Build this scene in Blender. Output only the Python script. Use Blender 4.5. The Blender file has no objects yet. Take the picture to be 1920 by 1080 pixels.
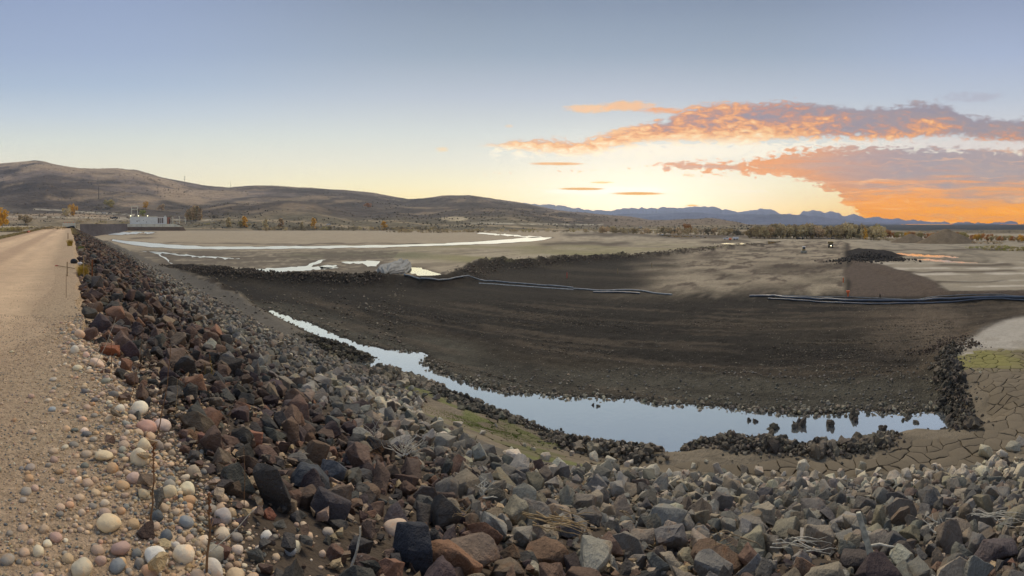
import bpy, bmesh, math, random
import numpy as np
from mathutils import Vector, noise as mnoise
random.seed(7); rng = np.random.default_rng(7)
SC = bpy.context.scene
COL = SC.collection
F = 904.0            # pixels of the 1920 px wide photograph per radian
YH = 418.0           # horizon row
def az(px): return np.radians((np.asarray(px, float) - 130.0) / (F*math.pi/180))
def srgb(h):
    h = h.lstrip('#'); c = [int(h[i:i+2], 16)/255 for i in (0, 2, 4)]
    return tuple(x/12.92 if x <= .04045 else ((x+.055)/1.055)**2.4 for x in c)

# ------------------------------------------------------------------ camera (a phone panorama: cylindrical)
cam = bpy.data.cameras.new('camera'); camo = bpy.data.objects.new('camera', cam); COL.objects.link(camo)
cam.type = 'PANO'; cam.panorama_type = 'CENTRAL_CYLINDRICAL'
half = 960.0/F
cam.central_cylindrical_range_u_min = -half; cam.central_cylindrical_range_u_max = half
cam.central_cylindrical_range_v_min = (YH-1080)/F; cam.central_cylindrical_range_v_max = YH/F
cam.central_cylindrical_radius = 1.0
cam.clip_start = .05; cam.clip_end = 60000
camo.location = (0, 0, 0); camo.rotation_euler = (math.pi/2, 0, -float(az(960)))
SC.camera = camo
SC.render.engine = 'CYCLES'
SC.cycles.use_denoising = True
SC.cycles.max_bounces = 5; SC.cycles.diffuse_bounces = 2; SC.cycles.glossy_bounces = 2
SC.cycles.volume_bounces = 0; SC.cycles.transparent_max_bounces = 4
SC.view_settings.view_transform = 'Standard'; SC.view_settings.look = 'None'
SC.view_settings.exposure = 0.0; SC.view_settings.gamma = 1.0; SC.view_settings.use_curve_mapping = False

# ------------------------------------------------------------------ node helper
class NT:
    def __init__(s, tree): s.t = tree; s.n = tree.nodes; s.l = tree.links
    def node(s, typ, **kw):
        n = s.n.new(typ)
        for k, v in kw.items(): setattr(n, k, v)
        return n
    def put(s, sock, v):
        if hasattr(v, 'links'): s.l.new(v, sock)
        elif isinstance(v, (tuple, list)) and len(v) == 3 and sock.type == 'RGBA': sock.default_value = (*v, 1)
        else: sock.default_value = v
    def m(s, op, a, b=None, c=None, clamp=False):
        n = s.node('ShaderNodeMath', operation=op, use_clamp=clamp); s.put(n.inputs[0], a)
        if b is not None: s.put(n.inputs[1], b)
        if c is not None: s.put(n.inputs[2], c)
        return n.outputs[0]
    def sstep(s, x, lo, hi, a=0.0, b=1.0):
        n = s.node('ShaderNodeMapRange', interpolation_type='SMOOTHSTEP')
        s.put(n.inputs[0], x); s.put(n.inputs[1], lo); s.put(n.inputs[2], hi); s.put(n.inputs[3], a); s.put(n.inputs[4], b)
        return n.outputs[0]
    def mix(s, f, a, b, mode='MIX'):
        n = s.node('ShaderNodeMix', data_type='RGBA', blend_type=mode)
        s.put(n.inputs[0], f); s.put(n.inputs[6], a); s.put(n.inputs[7], b); return n.outputs[2]
    def ramp(s, x, pts):
        n = s.node('ShaderNodeValToRGB'); cr = n.color_ramp; cr.interpolation = 'LINEAR'
        while len(cr.elements) < len(pts): cr.elements.new(.5)
        for e, (p, c) in zip(cr.elements, pts): e.position = p; e.color = (*c, 1) if len(c) == 3 else c
        s.put(n.inputs[0], x); return n.outputs[0]
    def curve(s, x, pts):       # pts (x, y) all within 0..1
        n = s.node('ShaderNodeFloatCurve'); c = n.mapping.curves[0]
        while len(c.points) < len(pts): c.points.new(.5, .5)
        for p, (a, b) in zip(c.points, pts): p.location = (a, b); p.handle_type = 'AUTO_CLAMPED'
        n.mapping.update(); s.put(n.inputs[1], x); return n.outputs[0]
    def noise(s, vec, scale, detail=4, rough=.55, dist=0.0, dims='3D'):
        n = s.node('ShaderNodeTexNoise', noise_dimensions=dims); s.put(n.inputs['Vector'], vec)
        n.inputs['Scale'].default_value = scale; n.inputs['Detail'].default_value = detail
        n.inputs['Roughness'].default_value = rough; n.inputs['Distortion'].default_value = dist
        return n.outputs[0]
    def comb(s, x, y, z):
        n = s.node('ShaderNodeCombineXYZ'); s.put(n.inputs[0], x); s.put(n.inputs[1], y); s.put(n.inputs[2], z); return n.outputs[0]

# ------------------------------------------------------------------ world: sunset sky and clouds
HAZE_D = .00011; HAZE_R = 8600.0; HAZE_S = ((.34, .36, .40), (.80, .72, .52))
W = bpy.data.worlds.new('World'); SC.world = W; W.use_nodes = True
def build_world():
    w = NT(W.node_tree); w.n.clear()
    tc = w.node('ShaderNodeTexCoord'); sp = w.node('ShaderNodeSeparateXYZ'); w.l.new(tc.outputs['Generated'], sp.inputs[0])
    x, y, z = sp.outputs
    hyp = w.m('SQRT', w.m('ADD', w.m('MULTIPLY', x, x), w.m('ADD', w.m('MULTIPLY', y, y), 1e-6)))
    v = w.m('DIVIDE', z, hyp)
    a = w.m('ARCTAN2', x, y)                                   # azimuth from the dam's direction
    U = w.m('ADD', w.m('MULTIPLY', a, F/1920), 130/1920)       # 0..1 along the field of view
    V = w.m('SUBTRACT', YH/420, w.m('MULTIPLY', v, F/420))     # 0 at 24.8 deg elevation, 1 at the horizon
    def R(pts): return w.ramp(Vr, [(p, srgb(c)) for p, c in pts])
    Vr = w.m('MULTIPLY_ADD', V, .5, .5)                        # room for higher elevations
    def rr(pts): return [((q/420)*.5+.5, c) for q, c in pts]
    left = R([(0, '7f92b8'), *rr([(0, '93a3c3'), (100, '9fafcb'), (160, 'abbbd0'), (215, 'c1cbd4'), (265, 'd5d8cf'), (310, 'e2dcc8'), (418, 'e8d2ac')])])
    mid = R([(0, '76839c'), *rr([(0, '8590a2'), (100, '9da8b5'), (180, 'bcc1c8'), (250, 'd6d7ce'), (305, 'e8e1cb'), (345, 'f4e6bb'), (385, 'fbe0a0'), (418, 'f5cf85')])])
    rig = R([(0, '8091b0'), *rr([(0, '909db9'), (100, 'a4b1cb'), (180, 'b8c0ce'), (250, 'd0cfd0'), (300, 'e8d5bc'), (350, 'f5d8a5'), (418, 'f2bd80')])])
    c = w.mix(w.sstep(U, .08, .48), left, mid)
    c = w.mix(w.sstep(U, .70, 1.0), c, rig)
    c = w.mix(w.sstep(U, 1.3, 2.0), c, left)
    bw = w.node('ShaderNodeRGBToBW'); w.l.new(c, bw.inputs[0]); c = w.mix(.12, c, w.comb(bw.outputs[0], bw.outputs[0], bw.outputs[0]))
    # glow over the place where the sun went down
    du = w.m('DIVIDE', w.m('SUBTRACT', U, 1190/1920), .13); dv = w.m('DIVIDE', w.m('SUBTRACT', V, 375/420), .2)
    g = w.m('POWER', 2.718, w.m('MULTIPLY', w.m('ADD', w.m('MULTIPLY', du, du), w.m('MULTIPLY', dv, dv)), -1.0))
    c = w.mix(w.m('MULTIPLY', g, .95), c, (1.08, 1.0, .80))
    # cloud coordinates
    dom = w.comb(w.m('MULTIPLY', U, 10), w.m('MULTIPLY', V, 9.0), 0.0)
    n1 = w.noise(dom, 1.3, 7, .62, .3)
    domf = w.comb(w.m('MULTIPLY', U, 10), w.m('MULTIPLY', V, 5.0), 3.0)
    n2 = w.noise(domf, 9.0, 4, .6, .4)
    doms = w.comb(w.m('MULTIPLY', U, 5), w.m('MULTIPLY', V, 14.0), 7.0)
    n3 = w.noise(doms, 1.6, 6, .6, .5)
    def cv(pts): return w.curve(w.m('SUBTRACT', w.m('MULTIPLY', U, 2.0), .9), [((p/1920)*2-.9, q) for p, q in pts])
    def band(up, lo, soft, amp, nz=n1, nf=.35):
        u_ = cv([(p, q/420) for p, q in up]); l_ = cv([(p, q/420) for p, q in lo])
        e = w.m('MINIMUM', w.m('SUBTRACT', V, u_), w.m('SUBTRACT', l_, V))
        e = w.m('DIVIDE', e, soft/420)
        e = w.m('ADD', e, w.m('MULTIPLY', w.m('SUBTRACT', nz, .5), amp))
        e = w.m('ADD', e, w.m('MULTIPLY', w.m('SUBTRACT', n2, .5), amp*nf))
        t = w.m('DIVIDE', w.m('SUBTRACT', V, u_), w.m('MAXIMUM', w.m('SUBTRACT', l_, u_), .01), clamp=True)
        return w.m('MULTIPLY', w.sstep(e, -.35, .9), w.sstep(U, .455, .50)), t, e
    # pale thin veils under and between the two banks
    dv_, t, e = band([(864, 290), (1000, 280), (1150, 268), (1300, 262), (1450, 262), (1700, 255), (1920, 258)],
                     [(864, 285), (1000, 288), (1150, 290), (1300, 300), (1450, 300), (1700, 290), (1920, 295)], 10, 5.0, n1, 2.2)
    c = w.mix(w.m('MULTIPLY', dv_, .8), c, w.mix(w.sstep(U, .72, .95), srgb('fff3da'), srgb('dcd2cc')))
    # bank B, low on the right
    dB, tB, eB = band([(864, 330), (1200, 318), (1240, 308), (1300, 303), (1400, 299), (1450, 288), (1520, 280), (1620, 274), (1750, 276), (1920, 280)],
                      [(864, 325), (1200, 308), (1250, 313), (1300, 318), (1400, 324), (1470, 330), (1540, 350), (1585, 380), (1620, 410), (1700, 450), (1750, 480), (1920, 500)], 9, 4.6, n3, 1.5)
    hB = w.sstep(V, .70, .97)
    colB = w.mix(w.sstep(w.m('ADD', hB, w.m('ADD', w.m('MULTIPLY', w.m('SUBTRACT', n3, .5), 2.2), w.m('MULTIPLY', w.m('SUBTRACT', n1, .5), 1.4))), .2, 1.0), srgb('a99a9c'), srgb('f0a465'))
    colB = w.mix(w.sstep(w.m('ADD', U, w.m('MULTIPLY', w.m('SUBTRACT', n1, .5), .12)), .74, .90), srgb('eca368'), colB)
    colB = w.mix(w.m('MULTIPLY', w.sstep(n3, .52, .72), w.m('MULTIPLY', w.sstep(V, .78, 1.0), .8)), colB, srgb('fbae6a'))
    colB = w.mix(w.m('MULTIPLY', w.sstep(n2, .5, .75), .22), colB, srgb('f5c08a'))
    n4 = w.noise(w.comb(w.m('MULTIPLY', U, 6), w.m('ADD', w.m('MULTIPLY', V, 26.0), w.m('MULTIPLY', n1, 3.0)), 2.0), 1.7, 5, .62, .6)
    colB = w.mix(w.m('MULTIPLY', w.sstep(n4, .52, .70), .55), colB, srgb('ffc795'))
    colB = w.mix(w.m('MULTIPLY', w.sstep(n4, .48, .33), .5), colB, srgb('b08f8b'))
    c = w.mix(w.m('MULTIPLY', dB, w.sstep(n4, .25, .55, .78, 1.0)), c, colB)
    # bright rim below bank B's tail
    # bank A, the long upper arm
    dA, tA, eA = band([(864, 275), (920, 270), (1000, 258), (1080, 262), (1160, 242), (1230, 222), (1300, 200), (1400, 194), (1500, 192), (1650, 198), (1760, 192), (1850, 215), (1920, 222)],
                      [(864, 268), (920, 276), (1000, 287), (1080, 292), (1160, 280), (1230, 270), (1300, 268), (1400, 266), (1500, 262), (1650, 262), (1760, 258), (1850, 262), (1920, 268)], 11, 4.2, n1, .9)
    warm = w.m('ADD', w.m('ADD', w.m('MULTIPLY', w.sstep(U, .56, .98), -.75), w.m('MULTIPLY', tA, .55)), w.m('MULTIPLY', n2, 1.45))
    dap = w.m('ADD', w.m('MULTIPLY', w.m('SUBTRACT', n1, .5), 1.6), warm)
    colA = w.ramp(w.m('MULTIPLY', dap, .68), [(0, srgb('978c94')), (.25, srgb('a3908f')), (.40, srgb('c2907a')), (.52, srgb('e8a266')), (.68, srgb('fac78a')), (1, srgb('fff0cf'))])
    c = w.mix(w.m('MULTIPLY', dA, .95), c, colA)
    # small wisps
    def wisp(px, py, rx, ry, col, k=.9, seedn=n1, amp=3.2):
        nonlocal c
        p = w.m('DIVIDE', w.m('SUBTRACT', U, px/1920), rx/1920); q = w.m('DIVIDE', w.m('SUBTRACT', V, py/420), ry/420)
        e = w.m('SUBTRACT', 1.0, w.m('ADD', w.m('MULTIPLY', p, p), w.m('MULTIPLY', q, q)))
        e = w.m('ADD', e, w.m('ADD', w.m('MULTIPLY', w.m('SUBTRACT', seedn, .5), amp), w.m('MULTIPLY', w.m('SUBTRACT', n2, .5), amp*.6)))
        c = w.mix(w.m('MULTIPLY', w.sstep(e, -.1, .9), k), c, srgb(col))
    wisp(1100, 203, 55, 10, 'f6c692'); wisp(1180, 198, 60, 10, 'f4bf88'); wisp(1240, 208, 50, 8, 'f0a868')
    wisp(828, 281, 16, 6, 'f3d6a8', .7); wisp(955, 237, 10, 4, 'efcfa8', .6)
    wisp(1045, 307, 60, 3.5, 'f0b168', .9, n3, 1.6); wisp(1190, 324, 75, 3, 'fff6dc', .9, n3, 1.6)
    wisp(1155, 358, 130, 9, 'fffdf0', .9, n3, 2.6)
    wisp(1130, 342, 26, 2.5, 'edc983', .8, n3, 1.2)
    wisp(1090, 354, 48, 3, 'dfaa58', .9, n3, 1.2); wisp(1195, 363, 58, 3.5, 'd9a046', .9, n3, 1.2)
    wisp(1395, 359, 60, 3, 'fff6dc', .8, n3, 1.6); wisp(1360, 346, 50, 2.5, 'fff0d0', .6, n3, 1.6)
    wisp(1298, 385, 15, 2, 'dda24c', .8, n3, .8); wisp(1820, 182, 60, 12, 'aca7b2', .5)
    # the physical sky adds its faint share
    sk = w.node('ShaderNodeTexSky', sky_type='NISHITA', sun_disc=False)
    sk.sun_elevation = math.radians(3); sk.sun_rotation = float(az(1200)); sk.altitude = 2000
    addn = w.mix(.02, c, sk.outputs[0], 'ADD')
    # the air below takes its share of this light on the way, so the sky outside it is that much brighter
    mxy = w.m('DIVIDE', w.m('MAXIMUM', w.m('ABSOLUTE', x), w.m('ABSOLUTE', y)), hyp)
    path = w.m('MINIMUM', w.m('DIVIDE', HAZE_R, mxy), w.m('DIVIDE', 420.0, w.m('MAXIMUM', v, .001)))
    T = w.m('POWER', 2.71828, w.m('MULTIPLY', path, -HAZE_D)); Ti = w.m('SUBTRACT', 1.0, T)
    sub = w.mix(1.0, addn, w.mix(1.0, w.mix(w.m('POWER', 2.718, w.m('MULTIPLY', w.m('MULTIPLY', w.m('SUBTRACT', U, .62), w.m('SUBTRACT', U, .62)), -14.0)), *HAZE_S), w.comb(Ti, Ti, Ti), 'MULTIPLY'), 'SUBTRACT')
    iv = w.m('DIVIDE', 1.0, T); addn = w.mix(1.0, sub, w.comb(iv, iv, iv), 'MULTIPLY')
    bg = w.node('ShaderNodeBackground'); w.put(bg.inputs[0], addn); bg.inputs[1].default_value = 1.0
    out = w.node('ShaderNodeOutputWorld'); w.l.new(bg.outputs[0], out.inputs[0])
build_world()
W.cycles.sampling_method = 'MANUAL'; W.cycles.sample_map_resolution = 1024

# the last soft glow of the sun
sun = bpy.data.lights.new('sun', 'SUN'); suno = bpy.data.objects.new('sun', sun); COL.objects.link(suno)
sun.energy = 2.3; sun.angle = math.radians(28); sun.color = (1.0, .86, .66)
sa, se = float(az(1120)), math.radians(52)
suno.rotation_euler = Vector((math.sin(sa)*math.cos(se), math.cos(sa)*math.cos(se), math.sin(se))).to_track_quat('Z', 'Y').to_euler()

# ------------------------------------------------------------------ numpy helpers
_G = rng.random((256, 256))
def vn(x, y):                                   # value noise, -1..1
    xi = np.floor(x).astype(int); yi = np.floor(y).astype(int); fx = x-xi; fy = y-yi
    fx = fx*fx*(3-2*fx); fy = fy*fy*(3-2*fy)
    a = _G[yi & 255, xi & 255]; b = _G[yi & 255, (xi+1) & 255]; c = _G[(yi+1) & 255, xi & 255]; d = _G[(yi+1) & 255, (xi+1) & 255]
    return ((a*(1-fx)+b*fx)*(1-fy)+(c*(1-fx)+d*fx)*fy)*2-1
def fbm(x, y, s, o=4, g=.5):
    r = 0; k = 1; t = 0
    for i in range(o):
        r = r+k*vn(x/s+17.3*i, y/s+9.1*i); t += k; k *= g; s *= .5
    return r/t
def sm(x, a=0.0, b=1.0):
    t = np.clip((x-a)/(b-a), 0, 1); return t*t*(3-2*t)
def plane_pts(pts, h):                          # points seen at these pixels on the level -h
    p = np.array(pts, float); hh = np.broadcast_to(np.asarray(h, float), (len(p),))
    D = hh*F/(p[:, 1]-YH); a = az(p[:, 0])
    return np.stack([D*np.sin(a), D*np.cos(a)], 1)
def sdf(X, Y, poly, reach=12.0):                # signed distance, negative inside
    sh = X.shape; X = X.ravel(); Y = Y.ravel(); out = np.full(X.shape, 1e3)
    lo = poly.min(0)-reach; hi = poly.max(0)+reach
    k = (X > lo[0]) & (X < hi[0]) & (Y > lo[1]) & (Y < hi[1]); x = X[k]; y = Y[k]
    if len(x):
        d = np.full(x.shape, 1e9); ins = np.zeros(x.shape, bool); n = len(poly)
        for i in range(n):
            ax, ay = poly[i]; bx, by = poly[(i+1) % n]; ex, ey = bx-ax, by-ay
            t = np.clip(((x-ax)*ex+(y-ay)*ey)/(ex*ex+ey*ey+1e-12), 0, 1)
            d = np.minimum(d, (x-ax-t*ex)**2+(y-ay-t*ey)**2)
            if ay != by:
                c = ((ay > y) != (by > y)) & (x < (bx-ax)*(y-ay)/(by-ay)+ax); ins ^= c
        d = np.sqrt(d); out[k] = np.where(ins, -d, d)
    return out.reshape(sh)

# ------------------------------------------------------------------ the lie of the land (eye at z = 0)
CREST = -1.65; SL = .45; WL = 9.6               # dam crest, slope, level of the pond
POND = [(503,581),(545,596),(580,606),(612,620),(640,635),(680,648),(720,655),(760,659),(790,661),(802,668),(795,680),(810,695),(835,702),(860,712),(885,722),
 (915,728),(940,735),(965,736),(1010,740),(1040,742),(1070,746),(1100,744),(1150,749),(1200,751),(1240,757),(1300,761),(1350,763),(1400,768),(1450,774),(1480,778),(1560,776),
 (1620,772),(1700,776),(1770,772),(1785,790),(1795,808),(1740,812),(1680,812),(1640,825),(1620,832),(1560,834),(1520,836),(1480,830),(1430,832),(1370,826),
 (1340,824),(1300,840),(1270,849),(1230,845),(1170,834),(1120,830),(1060,827),(1040,816),(1010,801),(985,790),(960,780),(925,775),(900,760),(870,746),
 (840,738),(820,718),(790,712),(750,698),(700,693),(660,687),(650,680),(688,673),(670,660),(640,650),(600,632),(575,620),(545,608),(525,598)]
def ragged(pts, ax, ay, step=8.0, seed=1):    # a shore drawn by mud, not by a ruler
    out = []; r = random.Random(seed)
    for i in range(len(pts)):
        (x0, y0), (x1, y1) = pts[i], pts[(i+1) % len(pts)]; n = max(1, int(math.hypot(x1-x0, (y1-y0)*2)/step))
        for j in range(n):
            t = j/n; k = .4 if j == 0 else 1.0; out.append((x0+(x1-x0)*t+r.gauss(0, ax)*k, y0+(y1-y0)*t+r.gauss(0, ay)*k))
    return out
pond_w = plane_pts(ragged(POND, 1.6, 1.1), WL)
EXC = [((300,500),8.3),((330,499),8.3),((420,505),8.1),((520,512),8.1),((620,516),8.1),((712,518),8.1),((745,517),8.1),((800,521),8.1),((850,515),8.1),((880,500),8.1),((930,491),8.0),((1010,490),8.0),((1100,482),8.0),
 ((1190,478),8.0),((1270,471),8.0),((1310,465),8.1),((1380,462),8.3),((1440,455),8.7),((1500,450),9.5),((1575,449),9.7),((1590,455),9.5),((1592,470),9.3),((1593,480),9.2),((1600,492),9.1),((1650,500),8.8),((1700,514),8.7),((1740,530),8.6),((1775,550),8.5),
 ((1830,549),8.4),((1930,546),8.4),((2080,552),8.4),((2080,592),8.4),((1960,586),8.4),((1905,594),8.4),((1870,602),8.4),((1830,622),8.4),((1790,648),8.4),((1768,662),8.4),((1782,700),8.4),((1788,735),8.4),((1812,770),8.4),((1838,803),8.6),
 ((1780,803),9.6),((1600,800),9.6),((1300,800),9.6),((1100,790),9.6),((1000,770),9.6),((900,740),9.6),((800,700),9.6),((700,680),9.6),((640,660),9.4),((560,622),9.2),((500,590),9.0),((440,560),8.8),((390,530),8.6),((340,512),8.5)]
exc_w = np.concatenate([plane_pts([p], h) for p, h in EXC])
SPOIL = plane_pts([(1585,470),(1640,473),(1700,480),(1672,492),(1640,494),(1600,492),(1590,488)], 9.1)
def river(pts, h): return plane_pts(ragged(pts, 3.0, .38, 14.0, len(pts)) if len(pts) > 20 else ragged(pts, 2.6, .75, 6.0, len(pts)), h)
WATERS = {   # name -> (pixels, level)
 'river': ([(212,449),(250,452.5),(300,457),(350,460.5),(400,462.3),(480,462.8),(600,461.3),(750,459),(840,456),(905,452.3),(960,448),(1010,444),(1035,446),(1020,450),(960,455),(880,458.5),(800,461.5),(700,463.8),(560,466),(440,467.3),(330,466),(270,462),(235,456.5),(208,451)], 8.35),
 'river_head': ([(190,436.5),(230,435.2),(290,435.5),(285,436.8),(240,439.5),(205,440)], 8.3),
 'far_river': ([(900,436),(930,438),(1000,443),(1035,445),(990,445.5),(930,441),(895,437.5)], 8.35),
 'braid': ([(265,471),(300,472.8),(345,477.3),(400,481.3),(450,484.6),(449,485.6),(390,483.0),(330,478.6),(285,474)], 8.3),
 'braid_fork': ([(298,477),(301,477.6),(312,485),(324,494),(322.5,494.8),(309,485.5),(300,479.5)], 8.3),
 'puddle_west': ([(478,505),(520,502),(572,499),(590,491),(598,488),(612,487),(600,493),(583,500),(640,501),(600,505),(560,509),(500,510)], 8.2),
 'puddle_mid': ([(640,491),(690,489),(712,490),(705,499),(690,500),(680,494),(650,494)], 8.2),
 'puddle_small': ([(600,500),(628,497),(632,499),(622,503),(602,504)], 8.2),
 'puddle_tarp': ([(760,501),(790,502),(812,510),(829,516),(825,519),(795,519),(768,511)], 8.35),
 'puddle_far': ([(1232,441),(1290,442),(1330,444),(1290,445),(1235,443)], 9.0),
 'puddle_right': ([(1715,484),(1760,486),(1810,490),(1858,495.5),(1845,497),(1800,495),(1750,491),(1718,487.5)], 9.1), 'puddle_right_back': ([(1662,475),(1690,474.5),(1740,477),(1790,481),(1800,483.5),(1760,483),(1710,480),(1680,478.5)], 9.1),
 'puddle_haul': ([(1556,474.6),(1580,475.3),(1578,477.6),(1556,476.8)], 9.95),
 'puddle_edge': ([(1340,456),(1400,457),(1398,458.6),(1340,457.8)], 8.9),
 'puddle_edge_far': ([(1440,452),(1465,453),(1450,456),(1440,457)], 9.2)}
water_w = {k: river(p, h) for k, (p, h) in WATERS.items()}
MUD = [(905,772),(960,795),(1010,815),(1060,840),(1200,856),(1290,858),(1480,848),(1650,848),(1680,822),(1800,815),(1848,795),(1838,745),(1785,690),(1790,668),(1830,656),(1990,652),(2060,700),(2030,800),(1990,850),(1900,855),(1850,872),(1700,890),(1500,898),(1300,890),(1150,876),(1050,862),(965,848),(900,815)]
APR = np.array([(-400,8.3),(300,8.3),(500,8.4),(640,8.6),(780,8.6),(900,8.4),(1000,8.3),(1120,8.4),(1250,8.4),(2400,8.3)])
MAINC = np.array([(-400,330),(-100,325),(0,318),(40,313),(65,310),(85,311),(110,317),(150,322),(185,323),(220,321.5),(260,326),(300,335),(345,343),(380,350),(430,355),(480,353),(530,355),(600,359),(640,361),(700,369),(765,378),(800,375),(830,370.5),(880,369.5),(910,374),(960,382),(1010,389),(1060,396),(1120,402),(1180,405),(1220,412),(1255,412),(1290,410),(1330,411),(1370,417),(1400,424),(1440,430),(1500,432),(2400,432)], float)
MAIND = np.array([(-400,2600),(0,2600),(300,2300),(700,2000),(1000,1900),(1180,1750),(1260,1400),(1450,1100),(2400,1100)], float)
FRONTC = np.array([(-400,405),(0,402),(60,398),(130,394),(200,396),(260,400),(330,398),(380,388),(430,380),(470,384),(530,376),(580,378),(625,388),(665,399),(700,401),(740,397),(800,402),(850,396),(900,393),(950,391),(1000,399),(1060,408),(1130,414),(1200,423),(1300,432),(2400,432)], float)
def tab(T, P): return np.interp(P, T[:, 0], T[:, 1])
def polar(X, Y):
    D = np.hypot(X, Y); a = np.arctan2(X, Y); P = 130+np.degrees(a)*(F*math.pi/180)
    P = np.where(P < -1500, P+2*math.pi*F, P); return D, P
def basin_h(X, Y, D, P):                         # depth of the natural lake bed below the eye
    far = np.interp(P, [0, 1000, 1350, 1500, 1700, 2300], [8.15, 8.3, 9.6, 11.2, 11.5, 11.0])
    h = tab(APR, P); h = h+(8.3-h)*sm(D, 14, 24)
    h = h+(far-h)*sm(D, 60, 380)
    return h
def ground(X, Y, detail=True):
    X = np.asarray(X, float); Y = np.asarray(Y, float); D, P = polar(X, Y)
    hB = basin_h(X, Y, D, P)
    z = -hB
    if detail: z = z+fbm(X, Y, 14, 3)*.10*sm(D, 10, 40)+fbm(X+50, Y, 2.2, 3)*.04
    # excavation
    se_ = sdf(X, Y, exc_w, 14.0)
    if detail: se_ = se_+fbm(X, Y, 3.0, 4)*.8*sm(D, 15, 45)
    fade = np.interp(D, [0, 80, 160, 300], [1, 1, .35, .1])
    w = np.interp(D, [0, 25, 45, 120], [1.2, 1.6, 3.0, 6.0])
    inside = sm(-se_, 0, w)
    floor = -(hB+(np.interp(P, [300, 700, 1200, 1900], [1.25, 1.15, .95, .9]))*fade)
    if detail:
        floor = floor+fbm(X, Y*.28, 1.6, 4)*.13*inside+fbm(X, Y*.5, 9, 3)*.12+fbm(X, Y, .6, 3)*.11*(D < 60)+np.maximum(0, fbm(X, Y*.3, .9, 3))*.10*(D < 60)
    z = z*(1-inside)+floor*inside
    # berm thrown up along the far and left edge
    berm = np.exp(-((se_-.6)/1.8)**2)*np.interp(P, [250, 400, 560, 700, 780, 860, 920, 1000, 1250, 1420, 1560, 1650], [.1, .5, .45, .5, .3, .5, 1.1, .8, .6, .6, .1, 0])*sm(D, 34, 48)
    if detail: berm = berm*(1.25+1.1*fbm(X, Y, 2.6, 5, .6))
    z = z+berm
    # scraps and lines of spoil on the flats
    sp_ = sdf(X, Y, SPOIL, 12.0); z = z+sm(-sp_, -1, 5)*(1.1+(.5*fbm(X, Y, 3, 4) if detail else 0))
    # streams and puddles
    for k, poly in water_w.items():
        s_ = sdf(X, Y, poly, 8.0); lv = -WATERS[k][1]
        wv = np.interp(D, [0, 70, 200], [1.0, 1.5, 5.0])
        z = np.where(s_ < 0, lv-np.minimum(.25, -s_*.2), lv+(z-lv)*sm(s_, 0, wv)) if k != 'x' else z
    # pond
    s_ = sdf(X, Y, pond_w, 9.0)
    if detail: s_ = s_+fbm(X, Y, .9, 3)*.16
    far_side = inside
    wp = np.interp(P, [1000, 1200], [3.4, 2.6])+1.4*sm(far_side, .2, .8)*(P < 1900)
    zz = np.where(s_ < 0, -WL-np.minimum(.5, -s_*.35), -WL+(z+WL)*np.clip(s_/wp, 0, 1))
    z = np.where(s_ < wp, zz, z)
    # downstream side and dam
    damy = sm(Y, -400, -380)*(1-sm(Y, 212, 235))
    xs = np.interp(Y, [-10, 0, 3, 5.3, 6.7, 10.5, 18, 35, 60], [.6, .75, .62, .42, .22, .2, .3, .42, .45])+.05*np.sin(Y*2.3+1)
    slope = CREST-SL*np.maximum(X-xs, 0)-.10*np.exp(-((X-xs)/.35)**2)
    top = CREST+.05*np.exp(-((X+6.6)/.5)**2)
    if detail: top = top+.012*fbm(X, Y*.3, .9, 3)-.03*np.exp(-((X+4.6)/.35)**2)-.03*np.exp(-((X+2.3)/.35)**2)
    left = CREST-.4*np.maximum(-7.4-X, 0)
    dz = np.where(X > xs, slope, np.where(X < -7.4, left, top))
    zr = np.where(X < -8, -6.0, z)
    zr = np.where((P < 172) & (D > 180), np.maximum(z, -8.2+np.interp(P, [60, 130, 150, 175], [5.0, 3.5, 1.0, .0])*sm(D, 180, 330)), zr)
    z = np.where(damy > 0, np.maximum(zr, -12+(dz+12)*damy), zr)
    # hills
    far0 = 540.0
    k = D > 380
    if np.any(k):
        d = D[k] if D.ndim else D; p = P[k] if P.ndim else P; x = X[k] if X.ndim else X; y = Y[k] if Y.ndim else Y
        b = z[k] if z.ndim else z
        def hill(C, Dc, d0, pw, amp, ns, back):
            zc = (YH-tab(C, p))/F*Dc; t = (d-d0)/(Dc-d0); tt = np.clip(t, 0, 1)
            g = np.where(tt < 1, np.power(tt, pw)*(1-.5*tt)*2-np.power(tt, pw*2)*(1-tt)*0, 1)
            g = np.clip(np.power(np.sin(tt*math.pi/2), pw*1.35), 0, 1)
            base = -9.0
            r = fbm(x, y, ns, 5, .55)-.6*np.abs(fbm(x+900, y-300, ns*.8, 4))
            rel = r*amp*np.sin(np.clip(tt, 0, 1)*math.pi)**.8
            h = base+(zc-base)*g+rel
            return np.where(t > 1, zc-(t-1)*back, h)
        Dm = tab(MAIND, p)
        h1 = hill(MAINC, Dm, far0, 1.25, 26.0, 420.0, 120.0)
        h2 = hill(FRONTC, 980.0, far0-20, 1.0, 9.0, 170.0, 90.0)
        hh = np.maximum(h1, h2)
        bb = np.maximum(b, np.where(d > far0, hh, -100))
        if z.ndim: z = z.copy(); z[k] = bb
        else: z = bb
    return z
def hit(px, py, dmax=5000.0, d0=2.0):
    D = np.geomspace(d0, dmax, 1600); a = float(az(px)); X = D*math.sin(a); Y = D*math.cos(a)
    z = ground(X, Y); ray = -(py-YH)/F*D
    i = int(np.argmax(z >= ray)); i = max(i, 1)
    if not np.any(z >= ray): i = len(D)-1
    return Vector((X[i], Y[i], float(z[i]))), float(D[i])
mud_w = np.array([hit(a_, b_, 90)[0][:2] for a_, b_ in MUD])
def topx(p):
    D = math.hypot(p[0], p[1]); return 130+math.degrees(math.atan2(p[0], p[1]))*(F*math.pi/180), YH-p[2]/D*F

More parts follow.
